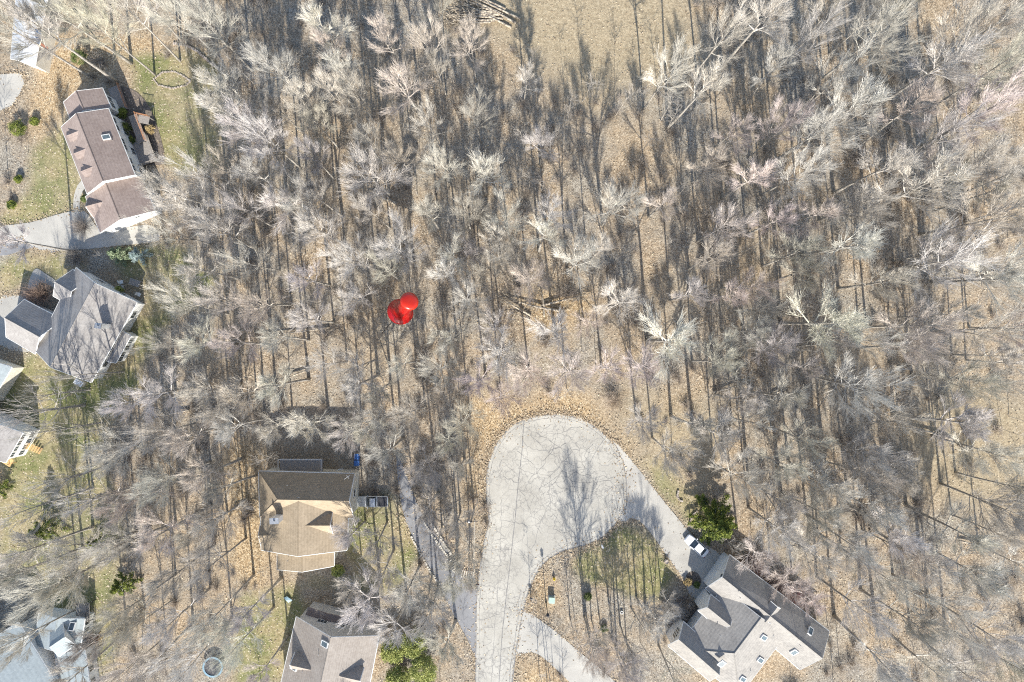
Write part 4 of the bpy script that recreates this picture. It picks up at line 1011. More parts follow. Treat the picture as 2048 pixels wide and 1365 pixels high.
# crowns one can point to in the photo: px, py of the crown, radius px, height m, tint
SPOTS = '''645 55 44 24 g,690 140 36 22 g,775 85 24 18 r,862 88 38 22 r,942 85 38 22 r,815 165 54 24 r,545 130 46 23 g,602 192 40 22 g,662 182 34 20 g,955 235 32 19 d,1050 160 20 14 g
805 310 36 20 r,885 330 36 20 g,965 348 50 21 g,730 282 40 21 g,742 345 58 22 g,535 282 46 22 g,472 190 62 24 g,500 250 50 22 g,440 215 44 21 g,425 60 46 22 g,350 30 40 22 y,250 30 44 24 y
1335 135 42 26 g,1392 178 42 26 g,1460 45 50 26 g,1520 35 50 26 g,1470 255 36 16 r,1430 330 34 18 r,1500 358 44 20 r,1230 420 52 20 g,1100 425 46 20 g,1015 440 44 20 g,1330 405 36 18 r
1448 455 44 21 r,1425 520 38 20 r,1500 562 30 20 r,1462 590 32 20 r,1245 608 44 20 g,1122 665 46 20 g,1150 530 46 21 g,1335 682 62 22 g,1432 728 42 20 d,985 655 44 20 g,1005 700 48 20 g,965 760 44 18 r
800 505 50 21 g,715 520 44 21 g,640 460 44 22 g,610 555 40 20 g,700 590 36 20 g,890 545 40 20 w,925 600 44 20 w,905 500 40 20 g,1000 510 38 20 d,560 410 46 22 g,640 400 38 20 d,860 430 38 20 g,930 430 38 20 d
1680 160 48 24 g,1612 70 44 25 g,1560 140 36 22 g,1700 228 62 25 g,1640 260 50 24 g,1600 345 48 23 g,1780 335 56 25 g,1860 382 72 26 g,1700 480 54 24 w,1910 515 72 26 g,2005 545 60 26 g,1990 430 60 26 r
1655 640 72 25 g,1705 760 60 24 g,1850 650 56 24 r,1880 130 60 26 g,1960 70 58 26 g,1985 225 56 26 r,1905 285 52 25 g,1760 60 54 26 d,1830 230 50 24 r,2000 140 50 26 g,1970 330 50 25 g,1570 260 36 22 r,1560 440 40 21 r
1600 510 46 22 d,1780 560 50 23 y,1640 420 40 22 r,1740 400 46 24 g,2010 660 50 24 g,1950 760 50 23 d,1900 850 56 22 g,1790 830 50 21 g,1560 700 44 22 d,1570 800 44 22 d,1500 660 40 20 d,1380 590 36 19 g
1480 765 34 18 w,1515 855 34 18 w,1440 880 50 22 d,1380 850 44 18 d,1290 740 44 17 r,1220 740 44 15 r,1140 745 48 15 r,1060 745 44 15 r,1000 800 36 12 r,1180 640 36 14 r,1060 560 40 19 r,1085 480 40 19 g
330 370 46 23 g,400 350 44 23 g,375 415 52 23 g,430 470 50 23 g,330 460 40 22 g,475 420 44 22 g,510 350 40 21 d,490 520 44 22 g,400 540 44 21 g,445 600 44 22 g,370 620 44 22 g,520 600 42 21 r,390 690 46 22 g
330 690 40 22 d,470 690 44 22 r,560 680 40 21 g,620 640 36 20 g,650 730 42 20 g,720 760 44 20 d,752 775 40 18 d,880 738 44 18 d,900 680 36 18 g,560 770 42 21 g,480 780 44 22 r,400 780 46 22 g,320 780 44 22 g
250 800 46 22 g,300 870 46 22 g,380 870 46 22 r,460 860 42 21 g,540 850 38 16 g,620 850 50 16 g,690 860 42 17 g,760 840 46 18 d,830 830 40 18 d,890 880 36 17 d,850 930 40 18 d,780 900 44 18 d,920 940 30 14 d
60 760 50 22 g,40 830 54 22 d,160 870 40 20 d,230 900 46 22 g,120 960 50 22 d,180 1010 50 22 g,60 1020 50 22 g,260 1000 50 22 r,330 960 46 22 g,410 950 42 21 r,330 1060 50 22 r,420 1040 44 21 g,250 1100 50 22 g
160 1120 50 22 g,60 1110 50 22 g,100 1180 60 23 g,30 1160 50 23 d,340 1150 46 22 g,420 1130 40 20 g,430 1220 50 22 w,330 1250 46 22 g,250 1220 46 22 d,480 1290 50 21 w,380 1320 46 22 w,290 1330 46 22 g,500 1220 40 20 g
735 1212 64 15 g,820 1180 56 17 g,868 1095 38 17 f,912 1200 40 16 f,905 1120 34 16 g,850 1190 40 14 f,700 1185 36 13 f,765 1140 40 15 f,845 1130 40 17 f,905 1165 42 16 f,935 1225 38 15 d,880 1225 44 16 f,800 1090 40 17 f,720 870 40 15 g,860 1230 46 17 d,790 1260 46 17 g,900 1300 44 16 d,750 1080 36 15 d,700 1080 36 16 g,860 1020 40 17 d,910 1060 34 16 d,930 1110 40 17 d,1250 1345 40 13 d,1160 1350 36 12 d
1310 1250 40 12 g,1340 1210 28 9 g,1290 1230 30 11 d,1520 1120 44 15 r,1580 1170 44 12 r,1620 1200 40 10 r,1640 1120 48 20 g,1560 1060 48 20 g,1480 960 46 20 g,1340 900 44 19 d,1300 850 40 17 d
1560 930 50 22 d,1620 880 46 22 d,1660 960 50 22 g,1720 900 46 22 d,1740 1010 50 22 g,1800 1060 50 22 g,1700 1080 50 22 g,1860 1120 54 22 g,1930 1060 54 22 g,1960 1150 56 22 g,2010 1010 54 22 d,1780 1160 50 22 g
1720 1220 50 21 g,1820 1250 54 21 d,1900 1220 54 22 g,1980 1270 54 22 g,1760 1310 50 21 d,1860 1330 54 22 g,1940 1350 54 22 g,2020 1340 50 22 d,1660 1300 40 19 d,1640 1030 46 21 d,1560 1000 40 20 d,1990 900 50 22 g
90 70 50 26 y,30 60 54 26 d,20 160 54 26 y,130 30 44 25 y,190 60 44 24 y,10 290 50 25 d,60 400 44 20 d,10 530 46 22 g,90 300 36 22 d,40 1290 40 21 g,190 1290 44 20 d,150 1340 40 20 d,30 480 40 20 g'''
trees = []
for row in SPOTS.split('\n'):
    for e in row.split(','):
        x, y, r_, h, tn = e.split(); trees.append([float(x), float(y), float(r_), float(h), tn])
rng = random.Random(77)
def base_px(x, y, h):
    hc = .74 * h; k = (CH - hc) / CH; return 1024 + (x - 1024) * k, 682.5 + (y - 682.5) * k
NOBASE = [ROAD, DARKDRIVE, STRAW[0]] + DRIVES['driveway'] + HOUSES_PX
NOCROWN = [ROAD, STRAW[0]] + HOUSES_PX
OPEN = [[(265, 105), (430, 120), (450, 330), (330, 330), (220, 130)], [(80, 290), (160, 290), (170, 440), (60, 440)], [(1100, 200), (1400, 190), (1420, 400), (1140, 380)], [(1060, 1110), (1240, 1050), (1380, 1160), (1300, 1220), (1060, 1230)], [(1260, 800), (1350, 800), (1380, 1000), (1270, 920)], LAWNS[2], [(770, 575), (860, 570), (860, 690), (770, 700)],
        [(1380, 1000), (1490, 1000), (1480, 1120), (1380, 1100)], [(760, 1270), (880, 1250), (890, 1400), (760, 1400)], [(940, 800), (1250, 780), (1260, 900), (960, 900)], [(200, 500), (300, 490), (330, 620), (220, 600)], [(1330, 60), (1400, 20), (1420, 130), (1340, 200)]]
def nudge(x, y, h):
    """keep feet off roads and houses"""
    bx, by = base_px(x, y, h)
    return not any(inpoly(bx, by, q) for q in NOBASE)
keep = [tr_ for tr_ in trees if nudge(tr_[0], tr_[1], tr_[3])]
n_hand = len(keep); tries = 0
while len(keep) < 300 and tries < 60000:
    tries += 1
    x, y = rng.uniform(-20, 2068), rng.uniform(-20, 1385)
    if any(inpoly(x, y, q) for q in NOCROWN + OPEN): continue
    h = rng.uniform(15, 23); bx, by = base_px(x, y, h)
    if any(inpoly(bx, by, q) for q in NOBASE + OPEN): continue
    if any((x - k[0]) ** 2 + (y - k[1]) ** 2 < (34 if y > 300 else 38) ** 2 for k in keep): continue
    keep.append([x, y, rng.uniform(26, 42), h, rng.choice('fffdry')])
LM = [('red pushpin', 805, 620), ('road circle', 1112, 960), ('dark conifer', 1430, 1060), ('log pile', 950, 20), ('tan-roofed house', 610, 1030), ('brown-roofed house', 220, 310), ('sprawling grey house', 170, 650),
      ('taupe-roofed house', 665, 1320), ('garage house', 1490, 1240), ('blue-grey house', 60, 1300), ('left-edge house', 10, 880), ('white-roofed house', 65, 70), ('stone tree ring', 345, 160),
      ('whitish tree', 742, 345), ('crossed fallen logs', 1060, 620), ('utility pole', 945, 1020), ('trampoline', 430, 1330), ('open straw field', 1220, 80), ('top right corner', 2048, 0), ('bottom right corner', 2048, 1365),
      ('right edge midpoint', 2048, 682), ('whitest right crown', 1700, 480), ('lawn island', 1200, 1120), ('yellow-green shrubs', 820, 1310), ('street lamp', 1090, 1220), ('big fallen trunk', 1700, 790), ('garden steps', 935, 1150), ('white dead tree', 1515, 855)]
ORD = ['nearest', 'second nearest', 'third nearest', 'fourth nearest', 'fifth nearest', 'sixth nearest', 'seventh nearest', 'eighth nearest', 'ninth nearest', 'tenth nearest', 'eleventh nearest', 'twelfth nearest', 'thirteenth nearest', 'fourteenth nearest']
def dirword(dx, dy):
    a = math.degrees(math.atan2(-dy, dx)) % 360
    return ['right of', 'above right of', 'above', 'above left of', 'left of', 'below left of', 'below', 'below right of'][int((a + 22.5) // 45) % 8]
info = []
for i, (x, y, r_, h, tn) in enumerate(keep):
    d = [(math.hypot(x - l[1], y - l[2]), l) for l in LM]; d.sort(key=lambda q: q[0]); dd, l = d[0]
    size = 'broad' if r_ >= 50 else ('small' if r_ < 32 else 'middling'); info.append((l[0], dirword(x - l[1], y - l[2]), size, tn, dd))
labels = {}
from collections import defaultdict
grp = defaultdict(list)
for i, f in enumerate(info): grp[f[:4]].append((f[4], i))
for key, lst in grp.items():
    lst.sort()
    for k, (_, i) in enumerate(lst):
        rank = '' if len(lst) == 1 else (ORD[min(k, 13)] + ' ')
        labels[i] = '%s%s %s bare tree %s the %s' % (rank, key[2], TINT[key[3]][1], key[1], key[0])
def place_tree(proto, bx, by, h, r_m, tn, label, group, rz, name='bare_tree'):
    tm, cm, H, rad, tf = proto; s_ = h / H; sxy = max(.62, min(1.9, r_m / rad / 1.12))
    root = bpy.data.objects.new(name, None); SC.collection.objects.link(root); p = P(bx, by); root.location = (p.x, p.y, -.08)
    root.scale = (sxy, sxy, s_); root.rotation_euler = (R(rng.uniform(-3, 3)), R(rng.uniform(-3, 3)), rz); tag(root, label, 'tree', group)
    j = rng.uniform(.85, 1.13); c = TINT[tn][0]
    a = bpy.data.objects.new('trunk', tm); b_ = bpy.data.objects.new('crown', cm)
    for o in (a, b_): SC.collection.objects.link(o); o.parent = root
    b_.color = (c[0] * j, c[1] * j * rng.uniform(.97, 1.02), c[2] * j * rng.uniform(.93, 1.05), 1)
    return root
for i, (x, y, r_, h, tn) in enumerate(keep):
    bx, by = base_px(x, y, h); pr = PROTO[10] if (tn == 'w' and r_ < 40) or (bx < 330 and 700 < by < 1050) or (1270 < bx < 1520 and by > 1290) else PROTO[rng.randrange(10)]
    place_tree(pr, bx, by, h, r_ / PXM * 1.12, tn, labels[i], 'bare trees of the wood', rng.uniform(0, 6.28))

# yard trees whose shadow lies on the island and the road circle
for k, (bx, by, h, rad, l) in enumerate([(1170, 1225, 12, 2.6, 'slender dark tree in the middle of a clump on the island, leftmost trunk'), (1183, 1240, 11, 2.4, 'slender dark tree, second trunk of the island clump'), (1198, 1230, 12, 2.4, 'slender dark tree, third trunk of the island clump'), (1240, 1250, 15, 3.4, 'tall dark slender tree right of the island clump'), (1262, 1215, 14, 3.2, 'dark slender tree on the island nearest the lower-right house bed'), (1218, 1210, 9, 2.2, 'short dark tree between the island clump and the tall slender one'), (1176, 1262, 13, 3.0, 'dark forked tree just below the island clump'), (1225, 1275, 14, 3.2, 'dark slender tree far below the island clump, left of its taller neighbour'), (1252, 1282, 13, 2.8, 'dark slender tree farthest below the island lawn'), (1140, 1235, 8, 2.0, 'small dark tree left of the island clump')]):
    place_tree(PROTO[10], bx, by, h, rad, 'd', l, 'slender trees on the island lawn', k * 1.3, 'slender_tree')

# ------------------------------------------------------------------ understory as one mass
def merge(parts, name, m, label, cat, color=None):
    """parts: list of (verts array, faces array Nx4)"""
    V = np.concatenate([p[0] for p in parts]); off = np.cumsum([0] + [len(p[0]) for p in parts[:-1]])
    F = np.concatenate([p[1] + o for p, o in zip(parts, off)])
    me = bpy.data.meshes.new(name); me.vertices.add(len(V)); me.vertices.foreach_set('co', V.astype(np.float32).ravel())
    me.loops.add(F.size); me.loops.foreach_set('vertex_index', F.astype(np.int32).ravel())
    me.polygons.add(len(F)); me.polygons.foreach_set('loop_start', np.arange(len(F)) * 4); me.polygons.foreach_set('loop_total', np.full(len(F), 4)); me.update(calc_edges=True)
    me.materials.append(m); o = bpy.data.objects.new(name, me); SC.collection.objects.link(o); o['kind'] = 'stuff'
    if color: o.color = color
    return tag(o, label, cat)
def sapling(seed, H, nb, sub):
    rng = random.Random(seed); b = MB(); p = curve(Vector((0, 0, -.1)), Vector((rng.uniform(-.1, .1), rng.uniform(-.1, .1), 1)).normalized(), H, 5, rng, .02, .06)
    b.tube(p, [.055, .045, .037, .027, .018, .008], 4, False)
    for k in range(nb):
        s_, d = at(p, rng.uniform(.25, .98)); dd = (d * .8 + orth(d, rng)).normalized(); q = curve(s_, dd, rng.uniform(.12, .24) * H, 2, rng, .15, .2); b.tube(q, [.02, .014, .008], 3, False)
        for j in range(sub):
            s2, d2 = at(q, rng.uniform(.2, .98)); d3 = (d2 + orth(d2, rng) * .8).normalized(); b.tube([s2, s2 + d3 * rng.uniform(.4, .9)], [.011, .006], 3, False)
    return np.array(b.v), np.array(b.f)
def bush(seed, r_=1.0, n=70):
    rng = random.Random(seed); b = MB()
    for k in range(n):
        az = rng.uniform(0, 6.28); an = R(rng.uniform(5, 75)); d = Vector((math.cos(az) * math.sin(an), math.sin(az) * math.sin(an), math.cos(an)))
        q = curve(Vector((rng.uniform(-.2, .2) * r_, rng.uniform(-.2, .2) * r_, -.05)), d, r_ * rng.uniform(.7, 1.3), 2, rng, .05, .4); b.tube(q, [.018, .012, .007], 3, False)
        for j in range(2):
            s2, d2 = at(q, rng.uniform(.3, .98)); d3 = (d2 + orth(d2, rng) * .9).normalized(); b.tube([s2, s2 + d3 * rng.uniform(.25, .6) * r_], [.010, .006], 3, False)
    return np.array(b.v), np.array(b.f)
SV = [sapling(s_, 8, 15, 6) for s_ in range(100, 106)]; BV = [bush(s_) for s_ in range(200, 205)]
rs = random.Random(9)
def scatter(n, protos, smin, smax, open_polys, prob=1.0, yscale=1.0):
    out = []; c = 0
    while len(out) < n and c < n * 30:
        c += 1; x, y = rs.uniform(-150, 2200), rs.uniform(-120, 1480)
        if any(inpoly(x, y, q) for q in open_polys): continue
        if .5 + .5 * math.sin(x * .013 + 1.7) * math.sin(y * .017 + .6) + .35 * math.sin(x * .041) * math.sin(y * .037 + 2) < rs.random() * prob: continue
        V, F = rs.choice(protos); s_ = rs.uniform(smin, smax); a = rs.uniform(0, 6.28); ca, sa = math.cos(a), math.sin(a)
        p = P(x, y); W = np.stack([(V[:, 0] * ca - V[:, 1] * sa) * s_ + p.x, (V[:, 0] * sa + V[:, 1] * ca) * s_ + p.y, V[:, 2] * s_ * rs.uniform(.8, 1.2) - .05], -1); out.append((W, F))
    return out
NOBR = [[(740, 560), (850, 560), (850, 700), (740, 700)], ROAD, DARKDRIVE, STRAW[0]] + DRIVES['driveway'] + HOUSES_PX + LAWNS + OPEN[:2] + [OPEN[3]] + [[(940, 800), (1250, 780), (1260, 900), (960, 900)], [(1330, 60), (1400, 20), (1420, 130), (1340, 200)]]
merge(scatter(520, SV, .55, 1.5, NOBR), 'sapling_thicket', M['twig'], 'thin bare saplings filling the wood between the large trees', 'saplings', (.46, .42, .37, 1))
merge(scatter(750, BV, .7, 1.7, NOBR), 'undergrowth', M['twig'], 'low tangled leafless brush covering the leafy forest floor', 'undergrowth', (.42, .36, .30, 1))

# ------------------------------------------------------------------ evergreens and leafy shrubs
def foliage(name, c, rad, hgt, m, n, leaf, parent_label, cat, shape='ball', z0=0.0, seed=1, tname='shrub', group=None, trunk_h=None):
    rng = random.Random(seed); p = P(*c); t = thing(tname, p, parent_label, cat, group)
    b = MB(); b.tube([p + Vector((0, 0, -.1)), p + Vector((0, 0, hgt * .6 if shape == 'ball' else hgt * .95))], [max(.05, rad * .06), .03], 7)
    cl = []
    if shape == 'cone':
        for k in range(int(46 * hgt / 10)):
            u = (k + rng.random()) / int(46 * hgt / 10); z = hgt * (.08 + .9 * u); rr = rad * (1 - u) ** .8 * rng.uniform(.75, 1.15); az = k * 2.4 + rng.uniform(-.3, .3)
            e = p + Vector((math.cos(az) * rr, math.sin(az) * rr, z - rr * .12)); s_ = p + Vector((0, 0, z)); b.tube([s_, s_.lerp(e, .5) + Vector((0, 0, .15)), e], [.05, .035, .015], 4, False); cl.append((s_, e))
    b.build('trunk', M['bark'], t)
    f = MB()
    ncl = max(8, int(n / 60)); cen = []
    if shape == 'ball':
        for k in range(ncl):
            az, ph = rng.uniform(0, 6.28), math.acos(rng.uniform(-.3, 1)); rr = rng.uniform(.45, 1) ** .6
            cen.append((p + Vector((rad * .78 * rr * math.sin(ph) * math.cos(az), rad * .78 * rr * math.sin(ph) * math.sin(az), z0 + hgt * .45 + hgt * .42 * rr * math.cos(ph))), rad * rng.uniform(.16, .34)))
    for k in range(n):
        if shape == 'cone':
            s_, e = rng.choice(cl); u = rng.uniform(.12, 1.05) ** .7; q = s_.lerp(e, u); w_ = .12 + .30 * (e - s_).length * .28 * (1.15 - u); q = q + Vector((rng.gauss(0, w_), rng.gauss(0, w_), rng.gauss(0, .10)))
        else:
            cc, r2 = cen[k % ncl]; v = Vector((rng.gauss(0, 1), rng.gauss(0, 1), rng.gauss(0, 1))).normalized() * r2 * rng.uniform(.4, 1.05); q = cc + v
            if q.z < .05: q.z = .05
        d = Vector((rng.gauss(0, 1), rng.gauss(0, 1), rng.gauss(0, .6))).normalized(); o_ = orth(d, rng); L = leaf * rng.uniform(.6, 1.3)
        f.add([q - d * L * .5, q + o_ * L * .28, q + d * L * .5, q - o_ * L * .28], [(0, 1, 2, 3)])
    f.build('foliage', m, t)
    return t
foliage('x', (1417, 1032), 4.5, 12.0, M['needle'], 26000, .30, 'large dark green conifer beside the white sedan', 'conifer', 'cone', seed=3, tname='conifer')
foliage('x', (250, 512), 2.1, 5.0, M['needle_pale'], 7000, .24, 'pale green spruce in the shade above the sprawling grey house', 'conifer', 'cone', seed=4, tname='conifer')
foliage('x', (286, 514), 1.8, 4.0, M['needle_blue'], 5000, .22, 'bluish spruce right of the pale green spruce', 'conifer', 'cone', seed=5, tname='conifer')
foliage('x', (678, 1138), 1.35, 2.0, M['bamboo'], 5000, .16, 'round yellow-green shrub at the south-east corner of the tan-roofed house', 'shrub', seed=6)
for k, (c, r_, h, l) in enumerate([((790, 1290), 2.6, 4.5, 'yellow-green leafy shrub right of the taupe-roofed house, uppermost left'), ((832, 1275), 2.8, 5.0, 'tall yellow-green shrub mass, uppermost right'), ((850, 1325), 3.0, 5.5, 'tall yellow-green shrub near the bottom edge, right one'), ((800, 1345), 2.6, 4.5, 'yellow-green shrub at the bottom edge beside the taupe-roofed house')]):
    foliage('x', c, r_, h, M['bamboo'], 8000, .24, l, 'shrub', seed=20 + k, group='yellow-green shrubs')
for k, (c, r_, h, mk, l) in enumerate([((168, 122), 1.6, 3.0, 'boxwood', 'green bush at the tip of the shadow above the brown-roofed house'), ((75, 245), 1.0, 1.3, 'needle', 'low green bush at left of the brown-roofed house, nearest it'), ((45, 262), 1.8, 2.4, 'needle', 'dark green bush at the left edge beds, upper one'), ((42, 360), .9, 1.2, 'needle', 'small green bush in the left dark bed, middle'), ((28, 412), 1.0, 1.2, 'needle', 'small green bush in the left dark bed, lowest'),
        ((173, 399), .8, 1.2, 'boxwood', 'green shrub beside the curved walk of the brown-roofed house'), ((243, 583), 1.0, 1.6, 'bamboo', 'yellowish shrub against the north-east wall of the sprawling grey house'), ((1374, 1162), .9, 1.0, 'dryleaf', 'tan clipped shrub at the driveway turn by the white garage'), ((1392, 1168), .7, .9, 'boxwood', 'small dark shrub right of the tan clipped one by the white garage'),
        ((110, 1052), 3.2, 7.0, 'needle', 'dark green pine behind bare trees at lower left, left one'), ((262, 1160), 2.6, 6.0, 'needle', 'dark green pine behind bare trees at lower left, right one'), ((210, 1075), 2.4, 5.0, 'needle', 'dark green pine between the two other lower-left pines'), ((10, 975), 2.4, 6.0, 'needle', 'dark green pine at the left edge below the white house'),
        ((1207, 1255), .8, 1.0, 'boxwood', 'small green shrub among leaves below the island trees'), ((1175, 1190), .9, 1.4, 'boxwood', 'green shrub at the foot of the island tree clump'), ((258, 262), 1.4, 2.0, 'needle', 'dark shrub in the shaded bed behind the brown-roofed house, middle'), ((250, 230), 1.2, 1.8, 'needle', 'dark shrub in the shaded bed behind the brown-roofed house, upper'), ((266, 285), 1.1, 1.8, 'needle', 'dark shrub in the shaded bed behind the brown-roofed house, lower'), ((306, 262), 1.0, 1.8, 'dryleaf', 'pale dry shrub outside the cedar-railed walkway')]):
    foliage('x', c, r_, h, M[mk], int(1500 + 1100 * r_), .16 if r_ < 2 else .28, l, 'shrub' if h < 4 else 'pine', 'ball' if h < 4 else 'cone', seed=40 + k, tname='shrub' if h < 4 else 'pine_tree')
# leafless garden shrubs
def bare_shrub(c, r_, label, col, seed, n=260):
    rng = random.Random(seed); p = P(*c); t = thing('leafless_shrub', p, label, 'shrub', 'leafless garden shrubs')
    V, F = bush(seed, r_, n); b = MB(); b.v = [tuple(Vector(v) + p) for v in V]; b.f = [tuple(int(i) for i in f) for f in F]; b.m = [0] * len(F)
    o = b.build('branches', M['twig'], t); o.color = col
bare_shrub((155, 520), 2.6, 'grey leafless shrub at the north corner of the sprawling grey house', (.40, .36, .32, 1), 301)
bare_shrub((88, 590), 2.8, 'round brownish leafless shrub in the walled nook of the sprawling grey house', (.36, .26, .20, 1), 302, 420)
bare_shrub((70, 595), 1.8, 'pinkish leafless shrub left of the brownish one by the grey house', (.48, .34, .28, 1), 303)
bare_shrub((168, 455), 2.4, 'dark leafless shrub on the driveway below the brown-roofed house', (.25, .22, .20, 1), 304)
bare_shrub((1345, 1220), 2.4, 'pale leafless shrub left of the planter bed', (.52, .47, .42, 1), 305, 400)
bare_shrub((1500, 1135), 2.6, 'reddish leafless shrub by the north-east wall, nearest the conifer', (.42, .28, .25, 1), 306, 400)
bare_shrub((1575, 1190), 2.8, 'reddish leafless shrub by the north-east wall, middle', (.45, .24, .22, 1), 307, 400)
bare_shrub((1545, 1160), 2.5, 'greyish-red leafless shrub between the two redder ones', (.42, .32, .28, 1), 308, 400)
bare_shrub((192, 1275), 1.5, 'small reddish leafless shrub right of the blue-grey corner house', (.34, .24, .20, 1), 309)
bare_shrub((1225, 800), 2.2, 'tan leafless shrub above the road circle', (.46, .38, .30, 1), 310)

# ------------------------------------------------------------------ fallen trees and the log pile
def fallen(a, c, r0, label, seed, branches=5, m='log', group='fallen trunks in the wood', name='fallen_trunk', bend=.06):
    rng = random.Random(seed); A, C_ = P(*a), P(*c); d = C_ - A; L = d.length; d.normalize(); n = Vector((-d.y, d.x, 0))
    t = thing(name, A, label, 'fallen tree' if name == 'fallen_trunk' else 'log', group); pts = []
    k = 7; off = rng.uniform(-bend, bend) * L
    for i in range(k + 1):
        u = i / k; pts.append(A + d * L * u + n * off * math.sin(u * 3.14) + Vector((0, 0, r0 * 1.0 + rng.uniform(0, .1) + .25 * math.sin(u * 3.14))))
    b = MB(); b.tube(pts, [r0 * (1 - .8 * i / k) for i in range(k + 1)], 8); b.build('trunk', M[m], t, True)
    if branches:
        b = MB()
        for j in range(branches):
            s_, dd = at(pts, rng.uniform(.35, .95)); e = (dd + n * rng.choice((-1, 1)) * rng.uniform(.4, .9) + Vector((0, 0, rng.uniform(0, .4)))).normalized()
            q = curve(s_, e, L * rng.uniform(.15, .3), 3, rng, -.05, .3); b.tube(q, [r0 * .3, r0 * .2, r0 * .13, r0 * .05], 5, False)
            for _ in range(4):
                s2, d2 = at(q, rng.uniform(.2, .95)); d3 = (d2 + orth(d2, rng) * .8).normalized(); b.tube([s2, s2 + d3 * rng.uniform(.5, 1.2)], [.03, .012], 3, False)
        b.build('branches', M[m], t)
for k, f in enumerate([((1120, 622), (1010, 595), .28, 'long fallen trunk leading left from the crossed logs'), ((1062, 632), (990, 588), .22, 'pale fallen trunk beside the long one, left of the crossed logs'), ((1082, 612), (1180, 588), .25, 'fallen limb pointing right, among the crossed logs'), ((1088, 635), (1080, 575), .2, 'short fallen limb crossing the other logs'), ((1060, 640), (1020, 625), .2, 'short log below the crossed fallen logs'),
        ((702, 598), (729, 604), .3, 'short thick pale log left of the red pushpin'), ((660, 655), (510, 668), .18, 'long pale fallen limb left of the pushpin, lower'), ((795, 410), (735, 385), .35, 'thick pale fallen trunk below the whitish upper-middle tree'), ((1425, 785), (1500, 765), .25, 'pale fallen trunk right of centre, above the white dead tree'),
        ((1775, 806), (1615, 738), .3, 'long fallen trunk on the right side of the wood'), ((1540, 790), (1590, 772), .2, 'short pale fallen trunk right of the pale one'), ((1905, 880), (1745, 850), .24, 'long thin fallen trunk at the right, below the long one'), ((150, 20), (205, 95), .2, 'fallen pale limb near the top left corner'),
        ((470, 1010), (520, 1000), .16, 'small fallen limb left of the tan-roofed house'), ((380, 820), (300, 840), .2, 'fallen limb in the left wood, right of the lawn'), ((620, 740), (555, 770), .2, 'fallen dark limb lower left of the pushpin'), ((880, 770), (830, 742), .3, 'fallen thick limb between pushpin and road circle'), ((1915, 1080), (1960, 1098), .2, 'fallen limb at lower right among the pale leaves')]):
    fallen(f[0], f[1], f[2], f[3], 500 + k, 6)
side = ['uppermost', 'second from top', 'third from top', 'fourth from top', 'fifth from top', 'sixth from top', 'seventh from top', 'eighth from top', 'ninth from top']
for k in range(8):
    fallen((1014 - k * 3 + 27 * (k % 3 == 0), 18 + k * 3 + (22 if k % 3 == 0 else 0)), (890 + k * 4, -34 + k * 6), .22, 'thin felled trunk in the slanting upper part of the log pile, ' + side[k], 600 + k, 4, 'log', 'felled trunks in the log pile', 'felled_trunk', .02)
for k in range(8):
    fallen((1006 - (k % 4) * 8, 30 + k * 2.4), (886 + (k % 3) * 10, 20 + k * 4.2), .2, 'thin felled trunk in the level lower part of the log pile, ' + side[k], 620 + k, 7, 'log', 'felled trunks in the log pile', 'felled_trunk', .02)

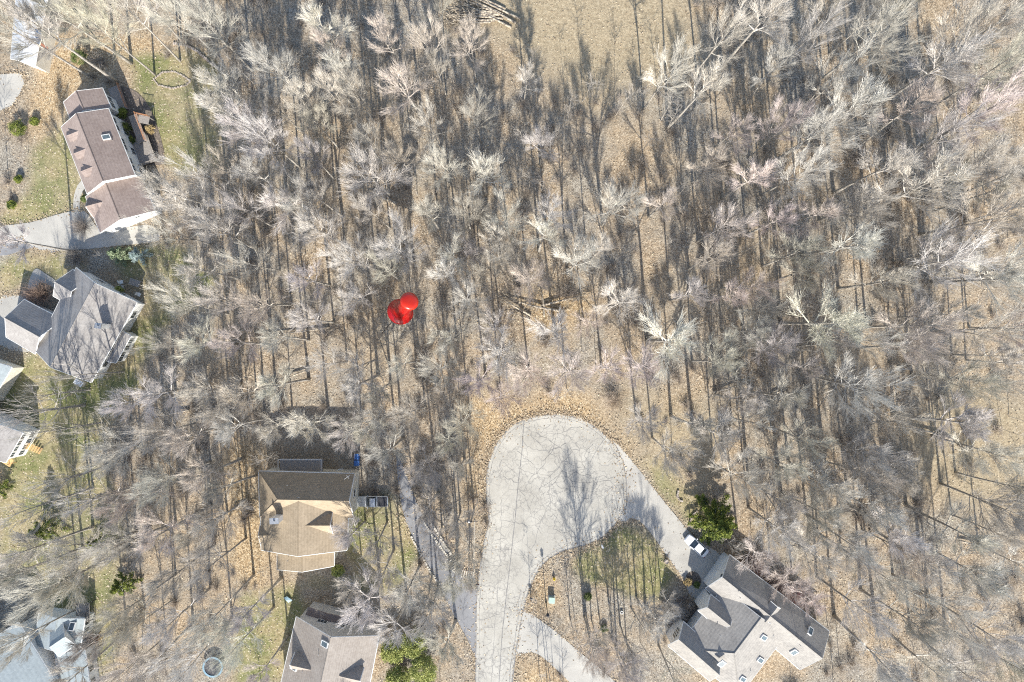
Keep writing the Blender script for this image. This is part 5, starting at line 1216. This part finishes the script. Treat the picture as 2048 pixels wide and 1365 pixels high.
# ------------------------------------------------------------------ loose fallen leaves, thickest along the road edges
def leaf_litter():
    m = bpy.data.materials.new('dry fallen leaves'); m.use_nodes = True; t_ = m.node_tree; b = t_.nodes['Principled BSDF']; b.inputs['Roughness'].default_value = .9
    g = nod(t_, 'ShaderNodeNewGeometry'); r_ = nod(t_, 'ShaderNodeValToRGB'); e = r_.color_ramp.elements; e.new(.5)
    for k, (p_, c) in enumerate([(0, (.18, .13, .085)), (.5, (.36, .28, .185)), (1, (.56, .47, .34))]): e[k].position = p_; e[k].color = (*c, 1)
    t_.links.new(g.outputs['Random Per Island'], r_.inputs[0]); t_.links.new(r_.outputs[0], b.inputs['Base Color'])
    rg = np.random.default_rng(8); pts = []
    edge = smooth_poly(ROAD, 6)
    for poly in [ROAD] + DRIVES['driveway'] + [DARKDRIVE]:
        e_ = np.array(smooth_poly(poly, 5)); n = int(60 * len(e_)) if poly is ROAD else int(28 * len(e_))
        i = rg.integers(0, len(e_), n); u = rg.random(n)[:, None]; q = e_[i] * (1 - u) + e_[(i + 1) % len(e_)] * u
        pts.append(np.concatenate([q + rg.normal(0, 1, (n, 2)) * rg.choice([3, 8, 18], (n, 1)), np.full((n, 1), .04)], 1))
    Qe = np.concatenate(pts); ins = np.zeros(len(Qe), bool)
    for poly in [ROAD, DARKDRIVE] + DRIVES['driveway']: ins |= inpoly_np(Qe[:, 0], Qe[:, 1], poly)
    pts = [Qe[(~ins) | (rg.random(len(Qe)) < .14)]]
    n = 36000; q = np.stack([rg.uniform(-20, 2070, n), rg.uniform(-20, 1385, n)], 1)
    inn = np.zeros(n, bool)
    for poly in [ROAD] + DRIVES['driveway'] + HOUSES_PX: inn |= inpoly_np(q[:, 0], q[:, 1], poly)
    pts.append(np.concatenate([q[~inn], np.full(((~inn).sum(), 1), 0.0)], 1))
    Q = np.concatenate(pts); n = len(Q)
    X = (Q[:, 0] - 1024) / PXM; Y = -(Q[:, 1] - 682.5) / PXM; Z = Q[:, 2] + .03
    a = rg.uniform(0, 6.28, n); L = rg.uniform(.07, .17, n); W_ = L * rg.uniform(.5, .9, n); tz = rg.uniform(-.05, .06, (n, 4))
    c, s_ = np.cos(a), np.sin(a); V = np.zeros((n, 4, 3))
    for k, (u, v) in enumerate(((-1, 0), (0, -1), (1, 0), (0, 1))):
        V[:, k, 0] = X + (u * L * c - v * W_ * s_); V[:, k, 1] = Y + (u * L * s_ + v * W_ * c); V[:, k, 2] = Z + tz[:, k]
    merge([(V.reshape(-1, 3), np.arange(4 * n).reshape(-1, 4))], 'fallen_leaves', m, 'dry tan leaves strewn over the ground, thickest along the road edges', 'leaves')
leaf_litter()
